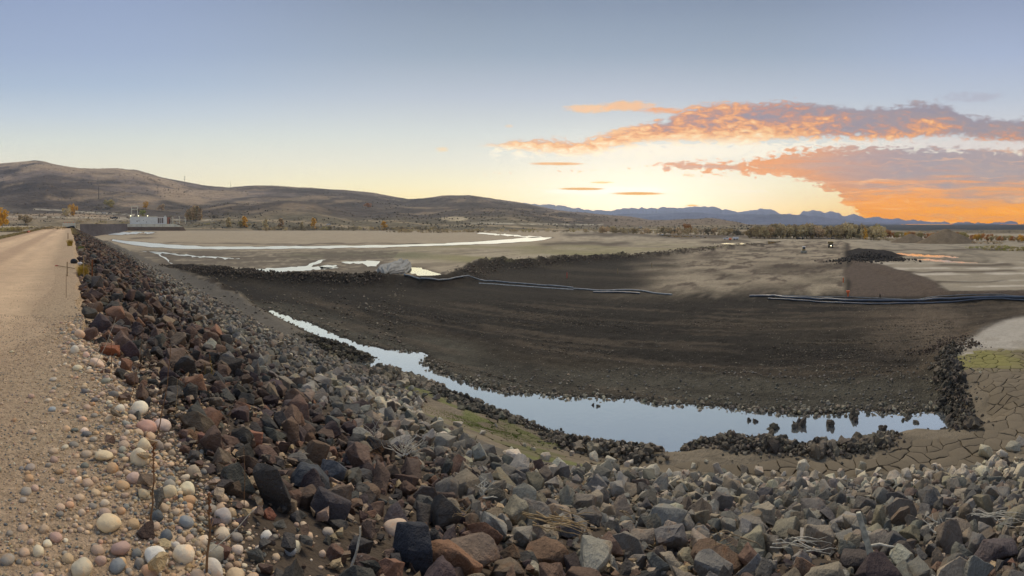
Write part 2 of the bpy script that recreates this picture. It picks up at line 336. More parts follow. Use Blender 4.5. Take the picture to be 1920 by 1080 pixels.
# ------------------------------------------------------------------ objects and meshes
def mesh_np(name, V, T, cols=None, smooth=True, sharp=None, quads=False):
    me = bpy.data.meshes.new(name); V = np.asarray(V, np.float32); T = np.asarray(T, np.int32); k = T.shape[1]
    me.vertices.add(len(V)); me.vertices.foreach_set('co', V.ravel())
    me.loops.add(T.size); me.loops.foreach_set('vertex_index', T.ravel())
    me.polygons.add(len(T)); me.polygons.foreach_set('loop_start', np.arange(0, T.size, k, dtype=np.int32))
    me.update(calc_edges=True)
    me.polygons.foreach_set('use_smooth', np.full(len(T), smooth, bool))
    if cols is not None:
        at = me.color_attributes.new('Col', 'FLOAT_COLOR', 'POINT')
        c = np.ones((len(V), 4), np.float32); c[:, :3] = cols; at.data.foreach_set('color', c.ravel())
    if smooth and sharp: me.set_sharp_from_angle(angle=math.radians(sharp))
    return me
def link(name, me, mat=None, parent=None):
    o = bpy.data.objects.new(name, me); COL.objects.link(o)
    if mat is not None and me is not None and not me.materials: me.materials.append(mat)
    if parent: o.parent = parent
    return o
def tag(o, label=None, cat=None, group=None, kind=None):
    for k, v in (('label', label), ('category', cat), ('group', group), ('kind', kind)):
        if v: o[k] = v
    return o
def empty(name, loc, rz=0.0, **kw):
    o = bpy.data.objects.new(name, None); COL.objects.link(o); o.location = loc; o.rotation_euler = (0, 0, rz); o.empty_display_size = .1
    return tag(o, **kw)
class MB:
    def __init__(s): s.V = []; s.F = []
    def add(s, V, Fc):
        b = len(s.V); s.V += [tuple(v) for v in V]; s.F += [tuple(i+b for i in f) for f in Fc]; return s
    def box(s, x0, x1, y0, y1, z0, z1, tx=1.0, ty=1.0):
        cx, cy = (x0+x1)/2, (y0+y1)/2; V = []
        for z, fx, fy in ((z0, 1, 1), (z1, tx, ty)):
            for x, y in ((x0, y0), (x1, y0), (x1, y1), (x0, y1)): V.append((cx+(x-cx)*fx, cy+(y-cy)*fy, z))
        return s.add(V, [(3, 2, 1, 0), (4, 5, 6, 7), (0, 1, 5, 4), (1, 2, 6, 5), (2, 3, 7, 6), (3, 0, 4, 7)])
    def tube(s, pts, rad, n=6, cap=True):
        pts = [Vector(p) for p in pts]; m = len(pts); rad = rad if isinstance(rad, (list, tuple)) else [rad]*m; V = []; Fc = []
        for i, p in enumerate(pts):
            d = (pts[min(i+1, m-1)]-pts[max(i-1, 0)]).normalized()
            u = d.orthogonal().normalized() if i == 0 else (u-d*u.dot(d)).normalized()
            w_ = d.cross(u)
            for j in range(n):
                t = 2*math.pi*j/n; V.append(p+(u*math.cos(t)+w_*math.sin(t))*rad[i])
        for i in range(m-1):
            for j in range(n): Fc.append((i*n+j, i*n+(j+1) % n, (i+1)*n+(j+1) % n, (i+1)*n+j))
        if cap: Fc.append(tuple(range(n-1, -1, -1))); Fc.append(tuple(range((m-1)*n, m*n)))
        return s.add(V, Fc)
    def disc(s, c, axis, r, w_, n=14):      # a wheel
        c = Vector(c); ax = Vector(axis).normalized(); return s.tube([c-ax*w_/2, c+ax*w_/2], r, n)
    def build(s, name, mat, parent=None, smooth=False, bevel=0.0):
        me = bpy.data.meshes.new(name); me.from_pydata(s.V, [], s.F); me.update()
        if bevel:
            bm = bmesh.new(); bm.from_mesh(me); bmesh.ops.bevel(bm, geom=list(bm.edges), offset=bevel, segments=1, affect='EDGES'); bm.to_mesh(me); bm.free()
        if smooth:
            for p in me.polygons: p.use_smooth = True
            me.set_sharp_from_angle(angle=math.radians(40))
        return link(name, me, mat, parent)

# ------------------------------------------------------------------ materials
MATS = {}
def newmat(name):
    m = bpy.data.materials.new(name); m.use_nodes = True; MATS[name] = m
    t = NT(m.node_tree); b = m.node_tree.nodes['Principled BSDF']; return m, t, b
def simple(name, col, rough=.7, metal=0.0, var=.25, scale=3.0, bump=0.0, emit=None, spec=.3):
    m, t, b = newmat(name); tc = t.node('ShaderNodeTexCoord').outputs['Object']
    n = t.noise(tc, scale, 4, .6)
    c = t.mix(t.sstep(n, .3, .7), tuple(x*(1-var) for x in col), tuple(min(1, x*(1+var)) for x in col))
    t.put(b.inputs['Base Color'], c); b.inputs['Roughness'].default_value = rough; b.inputs['Metallic'].default_value = metal
    b.inputs['Specular IOR Level'].default_value = spec
    if bump:
        bp = t.node('ShaderNodeBump'); bp.inputs['Strength'].default_value = 1.0; bp.inputs['Distance'].default_value = bump
        t.put(bp.inputs['Height'], n); t.l.new(bp.outputs[0], b.inputs['Normal'])
    if emit: b.inputs['Emission Color'].default_value = (*emit[0], 1); b.inputs['Emission Strength'].default_value = emit[1]
    return m
def mat_ground(name, s1, s2, var, bumps, rough=.95, spec=.15):
    """colour from the Col attribute, broken up by noise; bumps = [(scale, distance)]"""
    m, t, b = newmat(name); pos = t.node('ShaderNodeNewGeometry').outputs['Position']
    col = t.node('ShaderNodeAttribute', attribute_name='Col').outputs['Color']
    n1 = t.noise(pos, s1, 5, .65); n2 = t.noise(pos, s2, 3, .6)
    k = t.m('ADD', t.m('MULTIPLY', t.m('SUBTRACT', n1, .5), var*2), t.m('MULTIPLY_ADD', t.m('SUBTRACT', n2, .5), var*1.6, 1.0))
    c = t.mix(1.0, col, t.comb(k, k, k), 'MULTIPLY')
    t.put(b.inputs['Base Color'], c); b.inputs['Roughness'].default_value = rough; b.inputs['Specular IOR Level'].default_value = spec
    h = None
    for sc_, d in bumps:
        x = t.m('MULTIPLY', t.noise(pos, sc_, 4, .65), d); h = x if h is None else t.m('ADD', h, x)
    bp = t.node('ShaderNodeBump'); bp.inputs['Strength'].default_value = 1.0; bp.inputs['Distance'].default_value = 1.0
    t.put(bp.inputs['Height'], h); t.l.new(bp.outputs[0], b.inputs['Normal'])
    return m
M_road = mat_ground('packed_dirt', 2.0, 45.0, .30, [(60, .016), (8, .03)])
M_gravel = mat_ground('gravelly_dirt', 22.0, 62.0, .75, [(55, .03), (14, .03)])
M_flat = mat_ground('dry_silt', .35, 3.2, .26, [(2.5, .09), (9, .05)])
M_exc = mat_ground('dug_earth', 1.3, 6.0, .55, [(1.6, .25), (6.0, .30)])
M_hill = mat_ground('sagebrush_slope', .03, .16, .55, [(.012, 16.0), (.04, 9.0), (.15, 3.0)])
M_slope = mat_ground('rubble_bed', 2.0, 9.0, .35, [(4, .12)])
M_mtn = mat_ground('mountain_slope', .002, .01, .2, [(.003, 60.0)])
M_plate = mat_ground('cracked_mud', 1.2, 14.0, .17, [(5, .02), (25, .008)])
def mat_rock(name, rough=.85, mott=.3, bumpd=.02, base=2.2):
    m, t, b = newmat(name); g = t.node('ShaderNodeNewGeometry').outputs['Position']
    col = t.node('ShaderNodeAttribute', attribute_name='Col').outputs['Color']
    n1 = t.noise(g, base, 6, .65, .4); n2 = t.noise(g, base*9, 4, .7); n3 = t.noise(g, base*2.2, 3, .6)
    k = t.m('ADD', t.m('MULTIPLY', t.m('SUBTRACT', n1, .5), mott*2.4), t.m('MULTIPLY_ADD', t.m('SUBTRACT', n2, .5), mott*1.8, 1.0))
    c = t.mix(1.0, col, t.comb(k, k, k), 'MULTIPLY')
    c = t.mix(t.m('MULTIPLY', t.sstep(n3, .55, .7), .45), c, t.mix(1.0, col, (1.35, 1.0, .72), 'MULTIPLY'))
    c = t.mix(t.m('MULTIPLY', t.sstep(n2, .68, .74), .35), c, (.42, .40, .36))
    t.put(b.inputs['Base Color'], c); b.inputs['Roughness'].default_value = rough; b.inputs['Specular IOR Level'].default_value = .3
    h = t.m('ADD', t.m('MULTIPLY', n1, bumpd*2.5), t.m('MULTIPLY', n2, bumpd))
    bp = t.node('ShaderNodeBump'); bp.inputs['Distance'].default_value = 1.0; t.put(bp.inputs['Height'], h); t.l.new(bp.outputs[0], b.inputs['Normal'])
    return m
M_rock = mat_rock('weathered_rock', .85, .38, .03); M_cob = mat_rock('river_stone', .7, .16, .004, 6.0)
M_clod = mat_rock('wet_clod', .8, .3, .03, 5.0)
def mat_water(name='still_water', rgh=.015, wav=.0016, wsc=3.0):
    m, t, b = newmat(name); out = m.node_tree.nodes['Material Output']
    pos = t.node('ShaderNodeNewGeometry').outputs['Position']
    gl = t.node('ShaderNodeBsdfGlossy'); gl.inputs['Roughness'].default_value = rgh; gl.inputs['Color'].default_value = (1.0, .99, .90, 1)
    b.inputs['Base Color'].default_value = (*[x*.8 for x in srgb('8e9aa2')], 1); b.inputs['Roughness'].default_value = .6
    fr = t.node('ShaderNodeFresnel'); fr.inputs[0].default_value = 1.6
    bp = t.node('ShaderNodeBump'); bp.inputs['Distance'].default_value = 1.0
    t.put(bp.inputs['Height'], t.m('MULTIPLY', t.m('MULTIPLY', t.noise(pos, wsc, 3, .6), t.sstep(t.noise(pos, .35, 2, .5), .35, .75, .4, 2.6)), wav)); t.l.new(bp.outputs[0], gl.inputs['Normal'])
    mx = t.node('ShaderNodeMixShader'); t.put(mx.inputs[0], t.m('MULTIPLY_ADD', fr.outputs[0], .35, .80, clamp=True))
    t.l.new(b.outputs[0], mx.inputs[1]); t.l.new(gl.outputs[0], mx.inputs[2]); t.l.new(mx.outputs[0], out.inputs[0])
    return m
M_water = mat_water(); M_river = mat_water('rippled_water', .28, .02, 1.2)

# ------------------------------------------------------------------ terrain mesh: one polar grid cut into the pieces of the setting
def L(hexc, k=1.25): return np.array(srgb(hexc))*k*np.array((.965, 1.0, .94))
TOEY = ([300,350,400,470,550,620,700,780,850,930,1000,1100,1300,1500,1700,1920,2100], [497,525,560,605,650,690,728,762,796,832,856,870,884,893,884,858,830])
def build_terrain():
    pxs = list(np.arange(-170, 2125, 2.6))
    full = 2*math.pi*F; pxs += list(np.linspace(2125, full-170, 60)[1:-1])
    A = az(np.array(pxs)); 
    Ds = [.25]
    while Ds[-1] < 3600:
        d = Ds[-1]
        he = np.interp(d, [0, 3, 14, 60, 3600], [1.3, 1.65, 7.0, 9.0, 9.0])
        s = 1.7 if 4 < d < 520 else 2.0
        st = d*d/(he*F)*s
        if d > 450: st = min(st, 10+(d-450)*.018)
        if d < 2: st = .12
        Ds.append(d+min(st, 60))
    D = np.array(Ds); nA = len(A); nD = len(D)
    DD, AA = np.meshgrid(D, A, indexing='ij'); X = DD*np.sin(AA); Y = DD*np.cos(AA)
    Z = ground(X, Y)
    Dg, P = polar(X, Y)
    plate_s = sdf(X, Y, mud_w, 5.0); Z = Z-.10*sm(-plate_s, .1, .7)
    # ---- colour of each place (TOEY: where the silt has crept up over the lower stones)
    nb = fbm(X, Y, 30, 4); ns = fbm(X*.3, Y, 4, 4); nf = fbm(X, Y, 1.3, 4)
    py = YH-Z/Dg*F
    P0 = P; py0 = py; P = P+fbm(X*.5, Y*.5, 9, 4)*np.clip(1300/Dg, 4, 26); py = py+fbm(X+77, Y*.6, 11, 4)*np.clip(300/Dg, .5, 7)
    C = np.zeros(X.shape+(3,))
    def put(c, m):
        C[:] = C*(1-m[..., None])+np.asarray(c)*m[..., None]
    put(L('8f8270'), np.ones(X.shape))
    put(L('9b8c78'), sm(nb, -.1, .5)); put(L('6b6052'), sm(ns, .0, .45)*.6); put(L('aa9b88'), sm(-ns-nf*.5, .15, .5)*.5)
    se_x = sdf(X, Y, exc_w, 14.0)
    # left flats paler and pinkish far off, greenish towards the excavation
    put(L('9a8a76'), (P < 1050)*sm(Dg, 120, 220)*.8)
    green = sm(fbm(X, Y*.5, 16, 3), -.35, .35)*sm(P, 700, 880)*(1-sm(P, 1330, 1420))*sm(Dg, 70, 90)*(1-sm(Dg, 150, 230))
    put(L('7c7551'), green*.8)
    gstrip = sm(P, 500, 560)*(1-sm(P, 760, 860))*np.exp(-((py-479)/6)**2); put(L('55583f'), gstrip*.7)
    wetL = (P < 745)*sm(py, 466, 474)*(P > 240); put(L('5b5148'), wetL*.85*sm(nf+ns, -.5, .2)); put(L('6b6154'), wetL*.35)
    # right flats
    rf = sm(P, 1590, 1640)*sm(py, 445, 452)
    put(L('8a7f70'), rf*.8); put(L('b0a496'), rf*sm(np.sin(py*.55+P*.004)+ns*1.3, .2, 1.0)*sm(py, 485, 500))
    put(L('6b6256'), rf*sm(ns, .0, .5)*(1-sm(py, 488, 498))*.7)
    P1 = P0+(P-P0)*.5; py1 = py0+(py-py0)*.5; near_r = sm(P1, 1760, 1810)*sm(py1, 585, 602)*(1-sm(py1, 650, 660))*(se_x > -.6); put(L('a79d92', 1.15), near_r); put(L('8d8377'), near_r*sm(nf, .1, .5)*.5)
    gr = sm(P1, 1765, 1800)*sm(py1, 650, 662)*(1-sm(py1, 682, 700)); put(L('8a7f50'), gr*np.clip(.45+1.3*nf, 0, 1))
    put(L('6d6152'), sm(P, 800, 860)*sm(py, 690, 705))
    mossy = sm(P, 760, 800)*(1-sm(P, 1050, 1150))*sm(py, 745, 775)*sm(fbm(X, Y, 1.5, 3), -.15, .25); put(L('5d6136'), mossy*.75)
    # scattered dark spoil lines on the flats
    for (x0, x1, yy, hw) in ((1000, 1195, 457.5, 3.5), (1045, 1390, 441.5, 2.2), (1300, 1420, 453, 2.5), (1100, 1200, 438, 1.6), (1230, 1470, 445, 2.5), (250, 300, 440, 1.2), (230, 300, 446, 1.5), (1500, 1600, 447, 2.5),
                              (480, 880, 460-2.5, 1.0), (300, 500, 456.5, 1.0), (1640, 1900, 468, 1.5), (1750, 1920, 497, 2.5), (1620, 1920, 511, 1.6), (1740, 1900, 527, 1.5)):
        m = sm(P, x0, x0+25)*(1-sm(P, x1-25, x1))*np.exp(-((py-yy-2*vn(P/30, P*0))/hw)**2); put(L('4a4037'), m*.85)
        Z += (m > .35)*.18*(Dg < 400)*(m-.35)
    # excavation
    se_ = sdf(X, Y, exc_w, 14.0)+fbm(X, Y, 3.0, 4)*.8*sm(Dg, 15, 45); ex = sm(-se_, -1.2, .4)
    dark = L('36312b', 1.1); brown = L('4a4238', 1.1); tan = L('9a8b78', 1.3)
    put(dark, ex)
    put(brown, ex*sm(fbm(X*.9, Y*.22, 5, 4), -.15, .5)*.9)
    haul = ex*sm(P+(py-500)*1.1+60*fbm(X, Y, 7, 4), 1150, 1330)*(1-sm(P0, 1575, 1592))*(1-sm(py+14*fbm(X*.4, Y*2, 3, 4), 535, 562))
    put(tan, haul*np.clip(.85+.9*fbm(X, Y, 8, 4), .2, 1)); put(L('544840'), haul*sm(fbm(X*.45+Y*.2, Y*.9, 3.2, 5, .65), -.02, .3)*.85); put(L('4a4038'), ex*np.exp(-((Dg-95-.02*(P-1200))/9)**2)*sm(P, 1380, 1450)*(1-sm(P, 1570, 1590))*.75)
    put(L('5e5148'), ex*sm(P, 1585, 1595)*(1-sm(py, 552, 560)))
    put(L('6d5f51'), ex*sm(P, 1560, 1750)*sm(py, 560, 570)*np.clip(.6+ns, 0, 1)*(1-sm(py, 640, 700)))
    put(L('5a554b'), ex*sm(-sdf(X, Y, pond_w, 9.0), -5.5, -2.5)*.75)
    # tracks across the floor
    tr = sm(fbm(X*1.0+Y*.05, Y*.12, 1.1, 3), .05, .35)*ex*sm(py, 560, 575); put(L('6a5c4e'), tr*.4); tr = sm(fbm(X*1.0+90, Y*.12, .8, 3), .1, .35)*ex*sm(py, 560, 575); put(L('2c2622'), tr*.3)
    put(L('2f2823'), (np.abs(se_-.2) < 2.6)*sm(Dg, 30, 45)*sm(fbm(X, Y, 2.5, 3), -.3, .3)*.8*(P < 1440)*(P > 300))
    put(L('211d1b'), sm(-sdf(X, Y, SPOIL, 12.0), -1.5, .5))
    ps = sdf(X, Y, pond_w, 9.0); put(L('3a352e'), np.exp(-(np.clip(ps, 0, 9)/.5)**2)*(ps < 6))
    for k, poly in water_w.items():
        s_ = sdf(X, Y, poly, 8.0); put(L('5a4f45'), np.exp(-(np.clip(s_, 0, 9)/1.2)**2)*(s_ < 7)*.8)
    # dam
    xs = .45
    onslope = (X > xs-.1) & (Z > -12) & (Y < 225) & (Z > CREST-SL*(X-.8)-.35) & (X < 18)
    put(L('4a4038'), onslope*1.0); put(L('5f5850'), onslope*sm(X, 4.5, 8)*(Y < 220)); tz = np.interp(P0, *TOEY); mz = (py0 > 690)*(Z < -3)*(py0 < tz+6)*(py0 > 560)*(P0 > 760)*(se_ > 0)*(ps > .4); put(L('75695a'), mz*1.0); put(L('5f6338'), mz*(1-sm(P0, 1060, 1180))*sm(fbm(X, Y, 1.5, 4), -.1, .25)*.8); put(L('524a40'), mz*sm(nf, .05, .4)*.5)
    road = (X > -7.6) & (X < xs+.25) & (Y < 225) & (Z > -2)
    put(L('ad9077', 1.22), road*1.0)
    put(L('c4a688', 1.3), road*(sm(-X, .5, 1.0)*(1-sm(-X, 2.4, 3.0))+sm(-X, 3.6, 4.1)*(1-sm(-X, 5.4, 6.0)))*sm(Dg, 4, 10)*np.clip(.75+.6*fbm(X, Y*.15, 1.2, 3), 0, 1))
    put(L('a48d75', 1.3), road*sm(X, -1.8, -.2)*np.clip(.75+.5*nf, 0, 1))
    put(L('82705a'), road*sm(-X, 6.3, 6.9)); put(L('6f6a4f'), (X < -7.2)*(X > -60)*(Y < 225)*1.0)
    # hills
    hl = sm(Dg, 500, 560); big = fbm(X, Y, 330, 5, .55); med = fbm(X, Y, 90, 4)
    put(L('645a4f'), hl*1.0)
    el = Z
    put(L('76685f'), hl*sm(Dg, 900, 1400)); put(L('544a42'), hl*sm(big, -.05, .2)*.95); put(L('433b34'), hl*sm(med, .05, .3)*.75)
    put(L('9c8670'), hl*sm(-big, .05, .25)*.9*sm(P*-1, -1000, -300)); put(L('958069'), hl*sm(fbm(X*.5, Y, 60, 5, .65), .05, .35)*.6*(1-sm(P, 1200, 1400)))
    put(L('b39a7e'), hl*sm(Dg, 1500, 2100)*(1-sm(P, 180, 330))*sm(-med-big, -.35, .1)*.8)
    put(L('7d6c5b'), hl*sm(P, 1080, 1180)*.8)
    fo = sm(P0, 1400, 1480)*sm(Dg, 560, 700); put(np.array((.040, .050, .056)), fo); put(np.array((.075, .075, .06)), fo*sm(fbm(X, Y*.4, 160, 4), .05, .3)*.7)
    low = hl*(1-sm(Dg, 620, 760))*(1-fo); put(L('6f6550'), low*.7); put(L('b39c80'), low*sm(np.abs(np.sin(Dg*.035+P*.01)), .93, .99)*.5)
    for (rx0, rx1, f_) in ((60, 250, lambda q: 396.5+(q-140)*.06), (0, 240, lambda q: 406+(q)*.012), (200, 400, lambda q: 412+0*q), (920, 1130, lambda q: 419+(q-920)*.012), (880, 960, lambda q: 419.5-(q-880)*.01)):
        m = hl*(P > rx0)*(P < rx1)*np.exp(-((py-f_(P))/.9)**2)*(Dg < 1100); put(L('b3a795'), m*.9)
    m = hl*np.exp(-((P-850)/30)**2-((py-410)/4)**2); put(L('b09e83'), sm(m*(1+fbm(X, Y, 40, 3)), .35, .6))
    below = (P > 150) & (P < 240) & (Dg > 230) & (Dg < 520) & (Z > -7.9); put(L('4b464a'), below*1.0)
    C = np.clip(C, .004, .85)
    # ---- faces and the pieces they belong to
    idx = np.arange(nA*nD).reshape(nD, nA); a0 = idx[:-1]; a1 = idx[1:]
    Q = np.stack([a0, np.roll(a0, -1, 1), np.roll(a1, -1, 1), a1], -1).reshape(-1, 4)
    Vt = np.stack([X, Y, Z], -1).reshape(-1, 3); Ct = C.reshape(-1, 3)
    fc = Vt[Q].mean(1); fd = np.hypot(fc[:, 0], fc[:, 1])
    reg = np.zeros(len(Q), int)
    s_e = sdf(fc[:, 0], fc[:, 1], exc_w, 3.0); s_p = sdf(fc[:, 0], fc[:, 1], pond_w, 3.0)
    reg[s_e < .5] = 1; reg[(s_p < 0)] = 1
    reg[(fd > 540)] = 2
    onS = (fc[:, 0] > .5) & (fc[:, 1] < 225) & (fc[:, 2] > CREST-SL*(fc[:, 0]-.8)-.3) & (fc[:, 0] < 18); reg[onS] = 3
    onR = (fc[:, 0] <= .5) & (fc[:, 0] > -1.9) & (fc[:, 1] < 225) & (fc[:, 2] > -2); reg[onR] = 4
    onR = (fc[:, 0] <= -.55-.25*vn(fc[:, 1]*.8, fc[:, 1]*0)) & (fd > 7+1.5*vn(fc[:, 0]*2, fc[:, 1])) & (fc[:, 0] > -7.4) & (fc[:, 1] < 225) & (fc[:, 2] > -2); reg[onR] = 5
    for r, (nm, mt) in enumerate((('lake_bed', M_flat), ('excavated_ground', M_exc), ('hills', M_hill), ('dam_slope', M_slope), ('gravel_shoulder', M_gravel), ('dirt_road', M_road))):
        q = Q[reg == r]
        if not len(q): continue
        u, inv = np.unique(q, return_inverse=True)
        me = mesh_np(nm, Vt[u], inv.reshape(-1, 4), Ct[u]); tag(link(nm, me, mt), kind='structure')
build_terrain()

# water sheets
def water_sheet(name, poly, lv, grow=.0, mat=None):
    me = bpy.data.meshes.new(name); c = poly.mean(0)
    P2 = [(float(x+(x-c[0])*grow), float(y+(y-c[1])*grow), -lv) for x, y in poly]
    bm = bmesh.new(); f = bm.faces.new([bm.verts.new(p) for p in P2]); bmesh.ops.triangulate(bm, faces=[f]); bmesh.ops.recalc_face_normals(bm, faces=bm.faces[:])
    if bm.faces and sum(fc_.normal.z for fc_ in bm.faces) < 0: bmesh.ops.reverse_faces(bm, faces=bm.faces[:])
    bm.to_mesh(me); bm.free(); o = link(name, me, mat or M_water); return tag(o, kind='structure')
def grow_poly(poly, d):
    n = len(poly); a = np.roll(poly, 1, 0); b = np.roll(poly, -1, 0); t = b-a; t /= (np.linalg.norm(t, axis=1, keepdims=True)+1e-9)
    nrm = np.stack([t[:, 1], -t[:, 0]], 1); area = np.sum(poly[:, 0]*b[:, 1]-b[:, 0]*poly[:, 1])
    return poly+nrm*d*(1 if area > 0 else -1)
water_sheet('pond_water', grow_poly(pond_w, .35), WL)
for k, poly in water_w.items(): water_sheet('river_water' if 'river' in k or 'braid' in k else 'puddle_water', grow_poly(poly, .03), WATERS[k][1]-.01, mat=M_river if WATERS[k][1] < 8.34 or 'river' in k else M_water)

# ------------------------------------------------------------------ distant mountains
def mountain(name, crest, D0, D1, rough, colr, seed):  # colr: base colour with some of the blue distance haze painted in
    T = np.array(crest, float); P = np.arange(T[0, 0], T[-1, 0]+1, 2.0); a = az(P); rows = 26
    yc = np.interp(P, T[:, 0], T[:, 1])-1.8-rough*1.2*(1-2.6*np.abs(fbm(P, P*0+seed, 22, 5, .6)))+rough*.5
    V = []; C = []
    for r in range(rows):
        t = r/(rows-4); D = D0+(D1-D0)*t; zc = (YH-yc)/F*D1; base = -14.0
        g = min(t, 1)**.8
        z = base+(zc-base)*g*(1 if t <= 1 else 1-(t-1)*1.5)
        x = D*np.sin(a); y = D*np.cos(a)
        z = z+(0 if r >= rows-4 else 1)*math.sin(min(t, 1)*math.pi)**.7*(zc-base)*.42*fbm(x+seed*99, y, (D1-D0)*.35, 4, .6)
        V.append(np.stack([x, y, z], 1)); n = fbm(x, y, 500, 3)[:, None]; C.append(np.array(colr)*(1+.35*n))
    V = np.concatenate(V); C = np.clip(np.concatenate(C), .01, 1); m = len(P); i = np.arange(rows*m).reshape(rows, m)
    Q = np.stack([i[:-1, :-1], i[:-1, 1:], i[1:, 1:], i[1:, :-1]], -1).reshape(-1, 4)
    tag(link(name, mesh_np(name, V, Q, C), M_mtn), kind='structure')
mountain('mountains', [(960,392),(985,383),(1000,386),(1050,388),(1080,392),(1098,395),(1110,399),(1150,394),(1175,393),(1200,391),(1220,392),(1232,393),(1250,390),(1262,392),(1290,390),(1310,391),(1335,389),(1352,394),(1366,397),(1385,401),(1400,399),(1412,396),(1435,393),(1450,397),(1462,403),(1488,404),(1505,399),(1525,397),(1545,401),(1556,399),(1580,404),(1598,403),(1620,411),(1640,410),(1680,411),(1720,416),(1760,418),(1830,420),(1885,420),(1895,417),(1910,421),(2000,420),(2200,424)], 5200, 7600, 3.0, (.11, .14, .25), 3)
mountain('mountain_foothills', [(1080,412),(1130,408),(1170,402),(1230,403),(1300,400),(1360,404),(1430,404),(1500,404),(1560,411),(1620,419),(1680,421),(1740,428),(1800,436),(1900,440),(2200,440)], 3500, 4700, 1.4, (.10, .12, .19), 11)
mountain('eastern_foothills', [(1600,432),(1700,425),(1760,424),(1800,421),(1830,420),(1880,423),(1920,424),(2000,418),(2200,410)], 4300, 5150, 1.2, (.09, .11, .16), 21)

# ------------------------------------------------------------------ haze: one closed box of thin air
def build_haze():
    me = bpy.data.meshes.new('haze'); bm = bmesh.new(); bmesh.ops.create_cube(bm, size=1.0)
    for v in bm.verts: v.co = Vector((v.co.x*2*HAZE_R, v.co.y*2*HAZE_R, -16.5 if v.co.z < 0 else 420.0))
    bm.to_mesh(me); bm.free(); m = bpy.data.materials.new('thin_air'); m.use_nodes = True; n = m.node_tree; n.nodes.clear()
    v = n.nodes.new('ShaderNodeVolumePrincipled'); o = n.nodes.new('ShaderNodeOutputMaterial')
    v.inputs['Color'].default_value = (.64, .78, 1.0, 1); v.inputs['Density'].default_value = HAZE_D; v.inputs['Anisotropy'].default_value = .6
    n.links.new(v.outputs[0], o.inputs['Volume']); o_ = link('haze', me, m); tag(o_, kind='stuff')
build_haze()

# ------------------------------------------------------------------ stones: prototypes
def hull_proto(n, flat, level):
    bm = bmesh.new(); pts = []
    while len(pts) < n:
        p = np.array([random.uniform(-1, 1) for _ in range(3)])
        q = np.abs(p)**4.5
        if .72 < q.sum()**(1/4.5) < 1.0: pts.append(p)
    for p in pts: bm.verts.new((p[0]*.5, p[1]*.5*random.uniform(.8, 1), p[2]*.5*flat))
    r = bmesh.ops.convex_hull(bm, input=bm.verts[:])
    bmesh.ops.delete(bm, geom=[g for g in r['geom_interior'] if isinstance(g, bmesh.types.BMVert)], context='VERTS')
    bmesh.ops.dissolve_limit(bm, angle_limit=math.radians(16), verts=bm.verts[:], edges=bm.edges[:])
    if level >= 1:
        bmesh.ops.bevel(bm, geom=bm.edges[:], offset=.022 if level > 1 else .03, segments=1, affect='EDGES', clamp_overlap=True)
    bmesh.ops.triangulate(bm, faces=bm.faces[:])
    if level >= 2:
        le = [e for e in bm.edges if e.calc_length() > .22]
        bmesh.ops.subdivide_edges(bm, edges=le, cuts=1); bmesh.ops.triangulate(bm, faces=bm.faces[:])
        le = [e for e in bm.edges if e.calc_length() > .2]
        bmesh.ops.subdivide_edges(bm, edges=le, cuts=1); bmesh.ops.triangulate(bm, faces=bm.faces[:])
        o = Vector((random.random()*50, 0, 0))
        for v in bm.verts:
            k = mnoise.noise(v.co*3.0+o)*.05+mnoise.noise(v.co*9+o)*.03; v.co += v.co.normalized()*k
    bm.verts.ensure_lookup_table()
    V = np.array([v.co[:] for v in bm.verts]); T = np.array([[v.index for v in f.verts] for f in bm.faces]); bm.free()
    return V, T
def cob_proto(sub, lump=.17):
    bm = bmesh.new(); bmesh.ops.create_icosphere(bm, subdivisions=sub, radius=.5); o = Vector((random.random()*90, 3, 0))
    PL = [(Vector((random.gauss(0, 1), random.gauss(0, 1), random.gauss(0, 1))).normalized(), random.uniform(.34, .47)) for _ in range(9)]
    for v in bm.verts:
        d = v.co.normalized(); r = sum(min(.5, h/max(.05, d.dot(n)))**-7 for n, h in PL)**(-1/7)*1.30 if True else .5
        v.co = d*r*(1+mnoise.noise(v.co*1.9+o)*lump*1.3+mnoise.noise(v.co*6+o)*lump*.25)
    V = np.array([v.co[:] for v in bm.verts]); T = np.array([[v.index for v in f.verts] for f in bm.faces]); bm.free()
    return V, T
HI = [hull_proto(random.choice((11, 14, 17, 20)), random.uniform(.7, 1), 2) for _ in range(36)]
MI = [hull_proto(random.choice((11, 13, 15)), random.uniform(.7, 1), 1) for _ in range(24)]
LO = [hull_proto(random.choice((10, 11, 12)), random.uniform(.7, 1), 0) for _ in range(20)]
CH = [cob_proto(3) for _ in range(14)]; CM = [cob_proto(2) for _ in range(10)]; CL = [cob_proto(1, .10) for _ in range(10)]
def clod_proto(sub):
    bm = bmesh.new(); bmesh.ops.create_icosphere(bm, subdivisions=sub, radius=.5); o = Vector((random.random()*90, 3, 0))
    for v in bm.verts: v.co *= 1+mnoise.noise(v.co*2.6+o)*.75+mnoise.noise(v.co*7+o)*.3
    V = np.array([v.co[:] for v in bm.verts]); T = np.array([[v.index for v in f.verts] for f in bm.faces]); bm.free(); return V, T
KB = [clod_proto(3) for _ in range(8)]; KM = [clod_proto(2) for _ in range(12)]; KL = [clod_proto(1) for _ in range(12)]
def rotm():
    q = rng.normal(size=4); q /= np.linalg.norm(q); w, x, y, z = q
    return np.array([[1-2*(y*y+z*z), 2*(x*y-z*w), 2*(x*z+y*w)], [2*(x*y+z*w), 1-2*(x*x+z*z), 2*(y*z-x*w)], [2*(x*z-y*w), 2*(y*z+x*w), 1-2*(x*x+y*y)]])
def stone_mesh(proto, size, dims=(1, .85, .65), rot=None):
    V, T = proto; R = rotm() if rot is None else rot
    return (V*np.array(dims)*size) @ R.T, T
